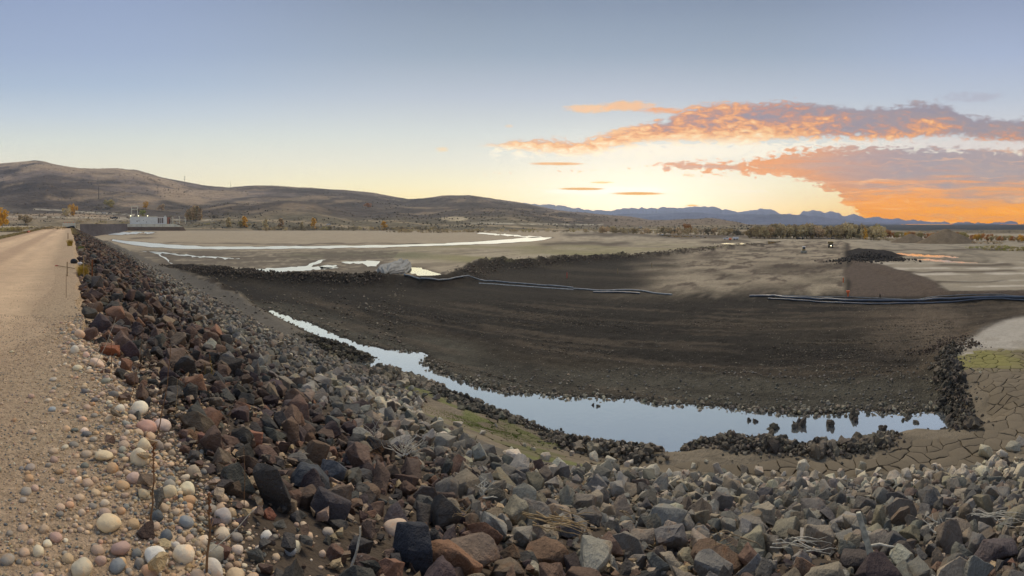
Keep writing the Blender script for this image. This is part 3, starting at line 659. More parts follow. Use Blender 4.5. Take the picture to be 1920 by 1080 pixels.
def zrot(t, tilt=0.25):
    c, s = math.cos(t), math.sin(t); R = np.array([[c, -s, 0], [s, c, 0], [0, 0, 1.0]])
    a, b = rng.normal(0, tilt, 2); ca, sa = math.cos(a), math.sin(a); cb, sb = math.cos(b), math.sin(b)
    return R @ np.array([[1, 0, 0], [0, ca, -sa], [0, sa, ca]]) @ np.array([[cb, 0, sb], [0, 1, 0], [-sb, 0, cb]])
class Heap:
    def __init__(s): s.V = []; s.T = []; s.C = []; s.n = 0
    def add(s, V, T, c): s.V.append(V); s.T.append(T+s.n); s.C.append(np.broadcast_to(np.asarray(c), (len(V), 3))); s.n += len(V)
    def build(s, name, mat, smooth=True, sharp=None, kind='stuff'):
        if not s.V: return None
        o = link(name, mesh_np(name, np.concatenate(s.V), np.concatenate(s.T), np.concatenate(s.C), smooth, sharp), mat); o['kind'] = kind; return o
def jit(c, k=.12, h=.025):
    c = np.array(c)*np.array([1.06, 1.0, .90]); g = c.mean(); c = c*.85+g*.15; return np.clip(c*(1+rng.normal(0, k))*(1+rng.normal(0, h, 3)), .01, .9)
BROWN = [('8a6650', 'rust brown', .7), ('7a6252', 'reddish brown', 1.2), ('6f5a50', 'dull brown', 2.2), ('55484a', 'dark maroon', 1.6), ('4b4847', 'charcoal', 2.2), ('80705f', 'tan brown', 1.2), ('615f5b', 'slate grey', 1.0)]
GREY = [('8b8781', 'pale grey', 2.2), ('76726c', 'mid grey', 2.8), ('64625f', 'slate grey', 2.0), ('8c8170', 'dusty tan', 2.2), ('72655a', 'brownish grey', 1.5), ('9c8f7e', 'sandy grey', 1.0)]
PALE = [('b5aa98', 'chalky', 1), ('aca291', 'pale buff', 1), ('a0978a', 'light grey', 1)]
COBC = [('b59c7a', 'tan', 2.2), ('ab9580', 'beige', 2), ('a08678', 'pinkish', 1.2), ('86837e', 'grey', 1.6), ('686c70', 'blue grey', .8), ('c2b7a4', 'cream', .8), ('a5855e', 'ochre', .7)]
def pick(pal): w = np.array([p[2] for p in pal]); i = rng.choice(len(pal), p=w/w.sum()); return pal[i]
def xshoulder(y): return float(np.interp(y, [-10, 0, 3, 5.3, 6.7, 10.5, 18, 35, 60], [.6, .75, .62, .42, .22, .2, .3, .42, .45]))
def in_frame(x, y, z, mx=0):
    px, py = topx((x, y, z)); return -mx < px < 1920+mx and py < 1080+mx
# every stone: dict(x,y,z,s,kind,col,word)
STONES = []
TOE = 15.6
def scatter(y0, y1, x0f, x1f, dens, smin, smax, sep, lift, kind='boulder', maxn=99999, cell=None):
    """dart throwing in a strip of the slope"""
    cell = smax*sep; grid = {}
    area = (y1-y0)*(x1f-x0f); n = int(area*dens*5); got = 0; tgt = min(int(area*dens), maxn)
    P = rng.random((n, 3))
    for a, b, c in P:
        y = y0+(y1-y0)*a; x = x0f+(x1f-x0f)*b; s = smin+(smax-smin)*c*c
        r = s*sep; gi, gj = int(x//cell), int(y//cell); ok = True
        for i in (-1, 0, 1):
            for j in (-1, 0, 1):
                for (u, v, q) in grid.get((gi+i, gj+j), ()):
                    if (u-x)**2+(v-y)**2 < ((q+r)*.5)**2: ok = False; break
                if not ok: break
            if not ok: break
        if not ok: continue
        grid.setdefault((gi, gj), []).append((x, y, r)); yield x, y, s
        got += 1
        if got >= tgt: return
def apron_toe(x, y):   # 1 where the sediment covers the slope
    return False
def add_boulders():
    for (y0, y1, sets) in ((-9, 15, ((1.8, .38, .64, .8, .05), (7.5, .25, .42, .74, .0), (24, .11, .22, .62, -.06))),
                           (15, 48, ((1.6, .36, .62, .8, .05), (6.5, .24, .4, .82, .0))),
                           (48, 218, ((3.4, .34, .62, .82, .02),))):
        for dens, smin, smax, sep, lift in sets:
            for x, y, s in scatter(y0, y1, .05, TOE+.8, dens, smin, smax, sep, lift):
                xs = xshoulder(y)
                s = min(s, .105*math.sqrt(x*x+y*y+(1.4+.45*x)**2))
                if x < xs+s*.35: continue
                if y < 16 and x > 5:
                    qx, qy = topx((x, y, -1.65-.45*(x-.45)))
                    if qx > 790 and qy < np.interp(qx, *TOEY)+15+rng.normal(0, 7): continue
                if x < xs+.9 and s > .5 and y < 4 and rng.random() < .5: continue
                STONES.append([x, y, s, lift, 'boulder'])
add_boulders()
S = np.array([[q[0], q[1], q[2], q[3]] for q in STONES])
zs = ground(S[:, 0], S[:, 1]); zpl = CREST-SL*(S[:, 0]-np.array([xshoulder(v) for v in S[:, 1]]))
buried = (zs-zpl) > S[:, 2]*.45                         # those the silt apron has swallowed
nz = fbm(S[:, 0], S[:, 1], 2.6, 3)
ROCKS = []
for i, q in enumerate(STONES):
    if buried[i]: continue
    x, y, s, lift, kind = q
    bnd = 3.3+min(max(y, 0), 60)*.085+nz[i]*2.2+rng.normal(0, .5)
    pal = BROWN if x < bnd else GREY
    bk = .80 if pal is BROWN else 1.0
    if y < 14 and x > 7 and rng.random() < .5:
        qx, qy = topx((x, y, zs[i]))
        if qy < np.interp(qx, *TOEY)+36: pal = PALE
    hexc, word, _ = pick(pal); c = jit(L(hexc, 1.05*bk if pal is not PALE else 1.2), .17)
    zc = zs[i]+s*(.14+lift)+rng.uniform(-.03, .07)*s*2
    ROCKS.append(dict(x=x, y=y, z=zc, s=s, c=c, word=word, kind='boulder', pal='pale' if pal is PALE else ''))
# pale lime-coated rocks strewn on the mud beyond the toe, where the photograph has them
PALES = [(455,853,20),(545,0,0)]
PALE_PX = [(1072,855,14),(1113,863,22),(1145,868,22),(1145,890,26),(1203,888,22),(1176,875,18),(1300,877,12),(1345,893,34),(1508,885,30),(1400,912,26),(1375,900,14),(1345,908,14),(1425,915,30),
 (1465,905,18),(1437,930,28),(1300,902,16),(1240,905,18),(1610,892,20),(1618,902,26),(1645,888,20),(1670,905,40),(1622,905,24),(1655,912,20),(1700,895,24),(1712,880,14),(1710,892,20),(1755,882,20),(1740,897,18),(1790,897,18),
 (1535,895,14),(1580,905,14),(1530,912,20),(1556,908,14),(1470,890,12),(1850,855,34),(1900,845,30),(1915,835,28),(1862,868,24),(1835,880,22),(1848,872,18),(1800,890,20),(1880,858,24),(1325,868,10),(1180,870,16),(960,850,18),(985,838,12),(1000,845,12),(1020,862,24),
 (930,800,10),(905,815,16),(860,800,20),(865,812,12),(1500,912,22),(1385,925,26),(1550,925,24)]
for px, py, w in PALE_PX:
    if w == 0: continue
    p, D = hit(px, py, 60); s = w/F*D*1.15; hexc, word, _ = pick(PALE)
    ROCKS.append(dict(x=p.x, y=p.y, z=p.z+s*.18, s=s, c=jit(L(hexc, 1.25), .08), word=word, kind='boulder', pal='pale'))
# the big stones of the foreground, each where the photograph shows it: px, py, width, height, colour, word, shape words
HERO = [(622,882,74,76,'51555e','charcoal','big charcoal slab with a flat tan top, tallest of the foreground pile'),
 (583,905,80,62,'474c55','blue black','long blue-black leaning boulder beside the flat-topped slab'),
 (622,962,92,66,'4a4448','dark maroon','rounded dark maroon boulder below the blue-black leaning one'),
 (775,1040,108,88,'3c3f49','blue black','massive blue-black boulder at the bottom edge beside the pale dome stone'),
 (880,1050,110,70,'85705f','tan brown','broad tan-brown boulder along the bottom edge'),
 (680,895,52,50,'4b4a4c','charcoal','thin charcoal slab leaning behind the flat-topped slab'),
 (690,925,52,36,'7f6650','tan brown','tan-brown wedge stone right of the flat-topped slab'),
 (800,935,58,44,'5c5450','dull brown','squat dark brown boulder left of the bleached twigs'),
 (868,970,42,40,'55484a','dark maroon','rounded maroon boulder below the bleached twigs'),
 (810,975,36,36,'4d4546','charcoal','round charcoal boulder between two larger brown ones'),
 (735,975,60,44,'605659','dark maroon','mauve-brown boulder above the pale dome stone'),
 (715,850,44,40,'66605a','slate grey','grey slab standing behind the leaning charcoal slab'),
 (475,822,50,60,'a0674a','rust brown','tall rust-brown block standing upright'),
 (495,905,48,40,'9a6750','rust brown','rust-brown block beside the leaning blue boulder'),
 (430,835,44,36,'6f5548','reddish brown','reddish brown block right of the cobbles'),
 (378,825,42,40,'8b5d4c','reddish brown','reddish boulder beside the salmon slab'),
 (560,860,44,56,'6e6a66','slate grey','grey wedge rising behind the blue-black boulder'),
 (415,1030,48,60,'6a4a3e','reddish brown','big flat reddish-brown slab at the bottom edge'),
 (272,995,44,46,'4c3a33','dark maroon','jagged dark brown stone in the middle of the cobbles'),
 (505,965,36,34,'9a5f45','rust brown','rust-red slab left of the dark maroon boulder'),
 (632,1040,44,40,'6f574c','reddish brown','reddish brown stone left of the thin pale pole'),
 (320,750,44,50,'5a5653','charcoal','charcoal block above the cream slab'),
 (205,660,44,30,'a3603b','rust brown','rust-orange boulder near the top of the slope'),
 (165,632,44,26,'6d5448','reddish brown','flat reddish boulder at the road shoulder'),
 (220,625,44,32,'745a4e','reddish brown','pointed brown boulder behind the rust-orange one'),
 (310,690,46,42,'69575a','dark maroon','mauve boulder below the mustard weeds'),
 (410,710,44,46,'45484d','charcoal','charcoal boulder right of the mustard weeds'),
 (450,780,46,40,'5d4b4a','dark maroon','maroon boulder above the tall rust block'),
 (975,1010,60,40,'8d8579','dusty tan','dusty tan boulder under the washed-up twigs'),
 (1055,995,70,44,'55555a','slate grey','dark slate boulder right of the washed-up twigs'),
 (1025,1045,90,56,'7d6048','rust brown','orange-brown boulder under the washed-up twigs'),
 (1160,955,54,54,'8e7d6c','dusty tan','upright dusty tan block beside the lone stick'),
 (1100,950,58,44,'857a6e','brownish grey','flat-topped brownish grey block'),
 (1120,915,50,24,'6c6e70','slate grey','slate grey slab at the edge of the mud'),
 (1115,898,46,22,'7a736c','mid grey','low grey block nearest the pale rocks'),
 (980,892,46,38,'6e6a68','mid grey','rounded grey boulder at the top of the grey band'),
 (1052,890,42,32,'6f6d6e','slate grey','grey pyramid rock at the edge of the green mud'),
 (1205,1010,52,52,'8a7c6e','dusty tan','domed dusty tan boulder right of the lone stick'),
 (1280,985,50,46,'8b8379','dusty tan','dusty block with a bright flat top'),
 (1180,1030,76,44,'827a70','brownish grey','long brownish grey boulder right of the twigs'),
 (1410,990,70,40,'7f776e','mid grey','wide grey block with a pale flat top'),
 (1435,970,56,44,'a0937f','sandy grey','sandy slab tilted like a ramp'),
 (1520,965,66,38,'77706c','mid grey','broad grey boulder left of the upright driftwood'),
 (1690,965,74,46,'86796c','brownish grey','big brownish grey boulder above the driftwood'),
 (1615,993,50,46,'7d7a72','mid grey','angular grey block just above the driftwood'),
 (1530,1020,78,46,'988a78','sandy grey','large flat sandy grey slab left of the driftwood'),
 (1650,1025,60,38,'8f8478','dusty tan','dusty dome-shaped boulder right of the driftwood'),
 (1745,995,38,38,'928b80','pale grey','pale grey egg-shaped boulder'),
 (1845,980,64,44,'7b7269','brownish grey','brownish grey block with a sharp corner at the right edge'),
 (1870,1040,100,60,'63585a','dark maroon','huge dark mauve slab lying at the right edge'),
 (1690,1048,60,40,'544b45','dull brown','dark brown block with a tan top near the bottom edge'),
 (1610,1060,80,44,'574e4b','dull brown','dark boulder under the driftwood'),
 (1440,1035,60,50,'7c746a','brownish grey','brownish grey boulder beside the bent grass stalks'),
 (1345,1060,110,40,'7a604a','tan brown','long tan-brown boulder along the bottom edge'),
 (1790,920,44,36,'807970','mid grey','mid grey block at the right where the mud begins'),
 (1690,945,58,32,'6a6462','slate grey','slate block above the big brownish grey boulder')]
HR = []
def angular(w, h, col, px, py, cap=None):
    p, D = hit(px, py+h*.15, 60); 
    return p, D
for px, py, w, h, col, word, lab in HERO:
    p, D = hit(px, py+h*.22, 60); s = w/F*D
    HR.append(dict(x=p.x, y=p.y, z=p.z+s*.22, s=s*.98, c=(L(col, 1.0)*.78+L(col, 1.0).mean()*.22)*np.array([1.05, 1, .93]), word=word, kind='boulder', hero=lab, asp=h/w))
# thin out random stones under the heroes
hx = np.array([[h['x'], h['y'], h['s']] for h in HR])
def clear_of(r):
    d = np.hypot(hx[:, 0]-r['x'], hx[:, 1]-r['y']); return not np.any(d < hx[:, 2]*.52)
ROCKS = [r for r in ROCKS if clear_of(r) or r['s'] < .2]+HR

# cobbles on the shoulder
def hitp(px, py): p, D = hit(px, py, 60); return p, D
COBS = []
CHERO = [(293,1042,50,42,'d6cdbf','cream','large white cobble with tan streaks at the bottom of the shoulder'),
 (350,917,36,28,'c9bd98','cream','pale yellow-cream cobble above the reddish slab'),(418,966,38,32,'a89c96','grey','speckled grey-pink cobble right of the blue-grey one'),
 (350,977,30,24,'7c8289','blue grey','blue-grey cobble left of the speckled pink-grey one'),(260,765,40,26,'ddd0b4','cream','white squared stone with cracks beside the tall weed stalk'),
 (275,800,42,24,'b98876','pinkish','salmon-pink slab beside the weed stalk'),(305,797,36,22,'c6a999','pinkish','pale pink banded cobble touching the salmon slab'),
 (195,855,38,18,'c9b084','tan','flat tan cobble lying alone on the gravel'),(262,855,40,40,'cbb691','tan','long sloping tan cobble'),(270,832,30,28,'c8b28a','tan','mottled cream cobble above the long sloping tan one'),
 (317,920,34,36,'c2ad84','tan','pear-shaped yellow-tan cobble beside the cobble patch'),(205,980,50,30,'cdb284','tan','oblong tan cobble left of the jagged dark stone'),(105,1007,28,18,'b58a78','pinkish','dusty pink stone on the gravel'),
 (152,1065,46,32,'b8a98c','beige','round beige cobble cut by the bottom edge'),(72,1032,26,22,'c9b692','cream','small pale wedge stone on the gravel at far left'),(225,1028,42,22,'a98375','pinkish','knobbly pink stone left of the large white cobble'),
 (228,1048,20,32,'c9a066','ochre','two-tone ochre cobble standing on end'),(262,1047,22,48,'7b7670','grey','long grey cobble beside the large white one'),(312,1003,26,26,'5d636b','blue grey','dark blue-grey cobble above the white one'),
 (330,1018,20,34,'b8aca0','grey','upright pinkish grey cobble right of the white one'),(362,884,32,26,'a08d72','tan','brown-tan cobble beside the cream one'),(225,765,22,18,'c9bda6','cream','small cream cobble on the gravel'),
 (222,730,20,20,'bfae9c','beige','upright cream cobble beneath the charcoal block'),(250,895,30,24,'b39284','pinkish','rounded pink cobble in the cobble patch'),(270,925,26,24,'c4ac80','tan','round honey cobble in the cobble patch'),
 (300,925,22,24,'b89f8a','beige','beige cobble left of the pear-shaped one'),(282,895,24,28,'8d7a66','tan','brown split cobble in the cobble patch'),(295,965,26,28,'4f555b','blue grey','dark slate cobble beside the jagged stone'),
 (150,625,22,20,'c99f77','ochre','apricot cobble at the road shoulder'),(182,682,34,18,'c9a68a','beige','pinkish tan cobble below the rust boulder'),(140,655,20,20,'bdb2a0','cream','cream cobble beside the charcoal stone on the shoulder'),
 (145,690,20,12,'c8b892','cream','pale lemon cobble at the road shoulder'),(162,665,16,16,'d1a48c','pinkish','peach cobble next to the rust boulder'),(210,708,18,16,'a48b74','beige','beige cobble at the gravel edge'),
 (230,682,20,14,'d2cec4','cream','white rounded stone among brown boulders'),(745,992,54,30,'b79a80','beige','pale dome-shaped stone above the massive blue-black boulder'),(397,1062,44,50,'c2b8ac','cream','cream cobble at the bottom edge beside the reddish slab'),
 (220,1062,36,20,'777b80','grey','speckled grey cobble cut by the bottom edge'),(280,1072,36,20,'a98260','ochre','orange-brown cobble under the white one'),(500,1005,26,24,'c9bfb2','cream','white cobble in the small rubble'),
 (555,1025,24,24,'c7b996','cream','cream oval cobble in the small rubble'),(578,1005,22,18,'bba083','beige','beige round cobble in the small rubble'),(604,1038,16,18,'bf9f82','beige','small peach cobble left of the reddish brown stone'),
 (615,998,26,18,'a39280','beige','dull beige cobble below the dark maroon boulder'),(484,1025,14,22,'c5bbb0','cream','small cream cobble near the bottom rubble'),(545,1035,26,16,'8d9095','blue grey','blue-grey cobble below the cream oval one'),
 (98,768,16,8,'8a939b','blue grey','pale blue stone alone on the gravel'),(100,712,16,5,'a99b8a','beige','flat beige stone half sunk in the road edge'),(145,545,0,0,'','','')]
for px, py, w, h, col, word, lab in CHERO:
    if not w: continue
    p, D = hitp(px, min(py+h*.3, 1079)); s = w/F*D
    COBS.append(dict(x=p.x, y=p.y, z=p.z+s*.16, s=s, c=(L(col, 1.32)*.68+L(col, 1.32).mean()*.32)*np.array([1.04, 1, .93]), word=word, kind='cobble', hero=lab, asp=h/w*.9, D=D))
hc = np.array([[h['x'], h['y'], h['s']] for h in COBS])
occ = [(h['x'], h['y'], h['s']) for h in COBS]
def shoulder_density(x, y):   # cobbles crowd along the shoulder and fan out towards the camera
    px, py = topx((x, y, CREST))
    if py < 560: return 0
    edge = np.interp(py, [560, 640, 700, 800, 900, 1000, 1080, 1400], [142, 150, 190, 265, 320, 385, 420, 480])
    wd = np.interp(py, [560, 700, 800, 900, 1000, 1080, 1400], [12, 34, 80, 150, 220, 250, 320])
    return math.exp(-max(0, edge-px)/wd*1.7) if px < edge+10 else math.exp(-(px-edge)/75)
n_try = 0
while n_try < 60000:
    n_try += 1
    x = rng.uniform(-.75, 1.7); y = rng.uniform(-.6, 8.0); d = shoulder_density(x, y)
    if y < .4 and x < -.2: continue
    if rng.random() > d: continue
    s = .022+.14*rng.random()**1.9*(.4+.6*d)
    if any((x-u)**2+(y-v)**2 < ((s+q)*.42)**2 for u, v, q in occ): continue
    occ.append((x, y, s))
    hexc, word, _ = pick(COBC); COBS.append(dict(x=x, y=y, z=None, s=s, c=jit(L(hexc, 1.1)*.8+L(hexc, 1.1).mean()*.2*np.array([1.05, 1, .92]), .1)*np.array([1.32, 1.24, 1.16]), word=word, kind='cobble', asp=rng.uniform(.42, .72)))
    if len(COBS) > 3200: break
need = [c for c in COBS if c['z'] is None]; zz = ground(np.array([c['x'] for c in need]), np.array([c['y'] for c in need]))
for c, z in zip(need, zz): c['z'] = float(z)+c['s']*.10

ROCKS = [r for r in ROCKS if r.get('hero') or not (-.5 < r['y'] < 4.2 and r['x'] < xshoulder(r['y'])+.32)]
ROCKS = [r for r in ROCKS if r.get('hero') or not np.any(np.hypot(hc[:, 0]-r['x'], hc[:, 1]-r['y']) < hc[:, 2]*.5+r['s']*.62)]
# ---- choose the 300 that show largest as objects of their own, the rest become one heap
def shown_width(r):
    D = math.sqrt(r['x']**2+r['y']**2+r['z']**2); return r['s']/D*F
for r in ROCKS+COBS:
    r['px'], r['py'] = topx((r['x'], r['y'], r['z'])); r['w'] = shown_width(r)
def inside(r, m=6): return m < r['px'] < 1920-m and r['py'] < 1080+r['w']*.1
LANDMARKS = []   # (px, py, phrase)
def shade_of(r): return r['word']
def rel_phrase(dx, dy):
    a = math.degrees(math.atan2(-dy, dx)) % 360
    return ['just right of', 'above and right of', 'just above', 'above and left of', 'just left of', 'below and left of', 'just below', 'below and right of'][int(((a+22.5) % 360)//45)]
USED = set()
SHAPES = {}
def size_word(r): return 'big' if r['w'] > 50 else 'medium' if r['w'] > 32 else 'small'
ORD = ['', 'second', 'third', 'fourth', 'fifth', 'sixth', 'seventh', 'eighth', 'ninth', 'tenth', 'eleventh', 'twelfth']
def auto_label(r, noun, marks):
    c = sorted(marks, key=lambda m: (m[0]-r['px'])**2+(m[1]-r['py'])**2)[:4]
    for m in c:
        base = f"{size_word(r)} {r['word']} {noun} {rel_phrase(r['px']-m[0], r['py']-m[1])} {m[2]}"
        if base not in USED: USED.add(base); return base
    for k in range(1, 12):
        for m in c[:3]:
            base = f"{size_word(r)} {r['word']} {noun}, {ORD[k]} one out {rel_phrase(r['px']-m[0], r['py']-m[1])} {m[2]}"
            if base not in USED: USED.add(base); return base
    return base
SHORT = {}
def landmark_of(r):
    l = r['hero']; w = l.split(); cut = [i for i, x in enumerate(w) if x in ('beside', 'right', 'left', 'below', 'above', 'between', 'at', 'in', 'with', 'behind', 'near', 'along', 'next', 'lying', 'touching', 'under', 'cut', 'among', 'where', 'rising')]
    w = w[:min([i for i in cut if i > 1] or [len(w)])]
    return 'the '+' '.join(w).rstrip(',')
def build_stones(items, protos_hi, protos_mid, protos_lo, mat, name, noun, cat, group, sharp, heapname, limit):
    vis = [r for r in items if inside(r)]
    heroes = [r for r in vis if r.get('hero')]; others = sorted([r for r in vis if not r.get('hero')], key=lambda r: -r['w'])
    # skip stones whose middle hides behind a larger neighbour on the camera's side
    chosen = []; cells = {}
    for r in others:
        if len(chosen)+len(heroes) >= limit: break
        hid = any(abs(q['px']-r['px']) < q['w']*.42 and 0 < q['py']-r['py']+r['w']*.1 < q['w']*.5 and q is not r and q['w'] > r['w']*.8 for q in heroes+cells.get((int(r['px']//60), int(r['py']//60)), []))
        cells.setdefault((int(r['px']//60), int(r['py']//60)), []).append(r)
        if not hid: chosen.append(r)
    marks = [(r['px'], r['py'], landmark_of(r)) for r in heroes]+EXTRA_MARKS
    ids = set(id(r) for r in chosen+heroes); heap = Heap()
    for r in items:
        a = r.get('asp'); dims = (1, rng.uniform(.72, .95), rng.uniform(.55, .85)) if a is None else (1, .85, min(1, a*1.15))
        lvl = protos_hi if r['w'] > 30 else protos_mid if r['w'] > 9 else protos_lo
        proto = lvl[rng.integers(len(lvl))]
        if a is not None: 
            th = math.atan2(r['x'], r['y']); R = zrot(-th+rng.normal(0, .35), .18)
        else: R = rotm() if noun != 'cobble' else zrot(rng.uniform(0, 6.3), .35)
        V, T = stone_mesh(proto, r['s'], dims, R)
        if id(r) in ids:
            col = np.broadcast_to(r['c'], (len(V), 3)); me = mesh_np(name, V, T, col, True, sharp)
            o = link(name, me, mat); o.location = (r['x'], r['y'], r['z'])
            tag(o, r.get('hero') or auto_label(r, noun, marks), cat, group)
        else: heap.add(V+np.array([r['x'], r['y'], r['z']]), T, r['c'])
    heap.build(heapname, mat, True, sharp)
EXTRA_MARKS = [(1626,1030,'the driftwood plank'),(757,855,'the bleached twig clump'),(392,690,'the mustard-yellow weed'),(155,505,'the yellow bush'),(300,760,'the tallest weed stalk'),(386,980,'the dry weed by the cream cobble'),(1860,1000,'the heap of straw at the right'),(1180,1000,'the lone stick')]
build_stones(ROCKS, HI, MI, LO, M_rock, 'boulder', 'angular rock', 'rock', 'riprap rocks on the dam slope', 28, 'rubble', 300)
build_stones(COBS, CH, CM, CL, M_cob, 'cobble', 'cobble', 'stone', 'rounded cobbles on the road shoulder', None, 'cobble_litter', 230)

# small rubble between the boulders near the camera, gravel on the shoulder, stones on the excavated bank
def litter(name, n, gen, protos, mat, pal, k=1.0, dims=(1, .85, .6), sharp=None, sink=.1):
    P = [gen() for _ in range(n)]; P = [p for p in P if p is not None]
    X = np.array([p[0] for p in P]); Y = np.array([p[1] for p in P]); z = ground(X, Y); h = Heap()
    for (x, y, s), zz in zip(P, z):
        V, T = stone_mesh(protos[rng.integers(len(protos))], s, dims, zrot(rng.uniform(0, 6.28), .3)); h.add(V+np.array([x, y, zz+s*sink]), T, jit(L(pick(pal)[0], k), .14))
    return h.build(name, mat, True, sharp)
def g_gravel():
    y = rng.uniform(0, 1)**1.5*8.0+.6 if rng.random() < .9 else rng.uniform(-1, 14); x = rng.uniform(-1.5, 1.1)
    px, py = topx((x, y, CREST)); d = shoulder_density(x, y)
    if rng.random() > .3+.7*d: return None
    return x, y, .009+.036*rng.random()**2.6*(.45+d)
litter('gravel', 70000, g_gravel, CL, M_cob, COBC, .95, (1, .85, .6))
def g_fill():
    x = rng.uniform(.3, 9); y = rng.uniform(-4, 8)
    if x < xshoulder(y)+.35 and rng.random() < .85: return None
    if rng.random() > math.exp(-(max(0, x-1.2))/2.5)+.12: return None
    return x, y, .035+.11*rng.random()**2
litter('rock_chips', 12000, g_fill, LO, M_rock, BROWN+COBC[:2], .95, sharp=28, sink=.5)
def near_poly(poly_px, h, spread):
    W_ = plane_pts(poly_px, h)
    def f():
        i = rng.integers(len(W_)-1); t = rng.random(); p = W_[i]*(1-t)+W_[i+1]*t; return p+rng.normal(0, spread, 2)
    return f
far_edge = POND[26:49]
def g_bank():
    px = rng.uniform(690, 1830); py = rng.uniform(690, 775)
    p = plane_pts([(px, py)], 9.3)[0]+rng.normal(0, .25, 2)
    return p[0], p[1], .05+.19*rng.random()**4
litter('bank_stones', 5200, g_bank, CL+LO, M_rock, GREY[:3]+GREY+PALE[:1], .8, sharp=30)
def g_left():
    px = rng.uniform(330, 760); py = rng.uniform(520, 660); p = plane_pts([(px, py)], 9.0)[0]
    k = float(fbm(np.array(p[0]), np.array(p[1]), 4, 3)); ok = k+.25*rng.normal() > -.02
    return (p[0], p[1], .06+.34*rng.random()**3.5) if ok and p[0] > 11 else None
litter('earth_rubble', 7000, g_left, KL+LO, M_clod, [('655c50', '', 1), ('554c42', '', 1), ('7a7062', '', .7), ('8a8070', '', .4)], 1.15, sharp=30)
TL = [(x_, rng.uniform(-3, 3)) for x_ in np.arange(17.5, 44, .62)]
def g_track():
    x0, ph = TL[rng.integers(len(TL))]; n = rng.integers(0, 200); y = -14+n*.27+ph*.3; x = x0+.6*math.sin(y*.13+ph)+rng.normal(0, .05)
    if float(vn(np.array(x*.23), np.array(y*.11))) < -.05: return None
    px, py = topx((x, y, -9.1))
    return (x, y+rng.normal(0, .02), rng.uniform(.10, .2)) if 690 < px < 1790 and 562 < py < 705 else None
litter('track_clods', 16000, g_track, LO, M_clod, [('5f564b', '', 1), ('50483e', '', 1), ('6f6559', '', .6)], 1.0, (1.3, .6, .5), 30)
def g_floor():
    px = rng.uniform(700, 1850); py = rng.uniform(560, 700); p = plane_pts([(px, py)], 9.1)[0]; return p[0], p[1], .03+.09*rng.random()**4
litter('floor_stones', 6500, g_floor, LO, M_rock, PALE+GREY, 1.0, sharp=30)
# clods
def clods(name, line, n, spread, smin, smax, hexes, up=.5):
    h = Heap(); pts = [hit(a, b, 200)[0] for a, b in line]; seg = [(pts[i+1]-pts[i]).length for i in range(len(pts)-1)]; tot = sum(seg)
    P = []
    for _ in range(n):
        r = rng.random()*tot; i = 0
        while i < len(seg)-1 and r > seg[i]: r -= seg[i]; i += 1
        t = min(1, r/max(seg[i], .01)); c = pts[i].lerp(pts[i+1], t); g = rng.normal(0, spread, 2); P.append((c.x+g[0], c.y+g[1], max(0, 1-np.hypot(*g)/(spread*2.2)), smin+(smax-smin)*rng.random()**2))
    z = ground(np.array([p[0] for p in P]), np.array([p[1] for p in P]))
    for (x, y, k, s), zz in zip(P, z):
        V, T = stone_mesh(KM[rng.integers(12)] if s > .28 and -9.7 < zz and abs(zz) > 0 and math.hypot(x, y) < 40 else KL[rng.integers(12)], s, (1, .9, .75)); h.add(V+np.array([x, y, zz+s*.1+rng.random()*k*up]), T, jit(L(hexes[rng.integers(len(hexes))], 1.5), .18))
    return h.build(name, M_clod, True, 25)
DK = ['524b43', '625a4e', '443f39', '776d60']
clods('mud_clods', [(1045,822),(1075,835),(1130,840),(1190,850),(1225,852)], 1500, .40, .05, .26, DK, .38)
clods('mud_clods', [(1295,842),(1330,836),(1380,832),(1450,838),(1480,840)], 1200, .34, .05, .26, DK, .42)
clods('mud_clods', [(1480,842),(1530,845),(1600,842),(1650,835),(1665,822),(1640,815)], 1200, .32, .05, .24, DK, .28)
clods('mud_clods', [(1815,800),(1800,770),(1785,735),(1778,705),(1768,675),(1790,655)], 2200, .36, .05, .26, ['46413b', '544d44', '38342f', '655c50'], .6)
clods('mud_clods', [(1740,655),(1790,650),(1830,648),(1770,640),(1720,668)], 500, .5, .05, .25, ['4a3f36', '5a4d42'], .2)
clods('mud_clods', [(985,795),(1010,808),(1045,820)], 260, .3, .06, .25, DK, .3)
clods('mud_clods', [(600,640),(650,655),(680,672),(690,682)], 900, .8, .1, .4, ['4a443b', '57503f', '3b372f'], .35)
clods('mud_clods', [(780,718),(850,745),(900,765),(930,780)], 800, .6, .1, .42, ['4f4b42', '3c3933', '615b50'], .3)
clods('mud_clods', [(700,700),(740,710),(800,725)], 300, .6, .2, .7, ['6f675b', '5d564b', '7a7164'], .3)
clods('mud_clods', [(560,625),(640,660),(760,668),(830,712),(950,742),(1100,758),(1300,772),(1450,785),(1600,780),(1760,775)], 2600, .55, .06, .3, ['6a6357', '585247', '7a7264', '8a8274'], .12)
clods('mud_clods', [(305,498),(420,508),(520,515),(620,519),(712,521)], 1500, .9, .10, .4, ['564c42', '463e36', '665a4e'], .25)
clods('mud_clods', [(870,512),(930,495),(1010,493),(1100,484),(1180,480),(1260,472),(1330,466),(1430,457)], 2200, 1.2, .10, .42, ['5c5046', '4b4139', '6e6155'], .35)
clods('spoil_heap', [(1590,485),(1640,485),(1680,487)], 900, 3.2, .2, .8, ['2c2826', '383330'], .3)
for ln_ in ([(1045,822),(1075,835),(1130,838),(1190,848),(1225,850)], [(1295,842),(1330,836),(1380,832),(1450,838),(1480,840)], [(1520,844),(1600,842),(1650,832)]):
    clods('mud_lumps', ln_, 60, .26, .28, .62, ['5d554b', '6e6559', '4a443d'], .12)
clods('mud_lumps', [(1815,800),(1795,765),(1782,735),(1776,705),(1772,680)], 110, .34, .28, .60, ['443f39', '38342f', '554d44'], .2)
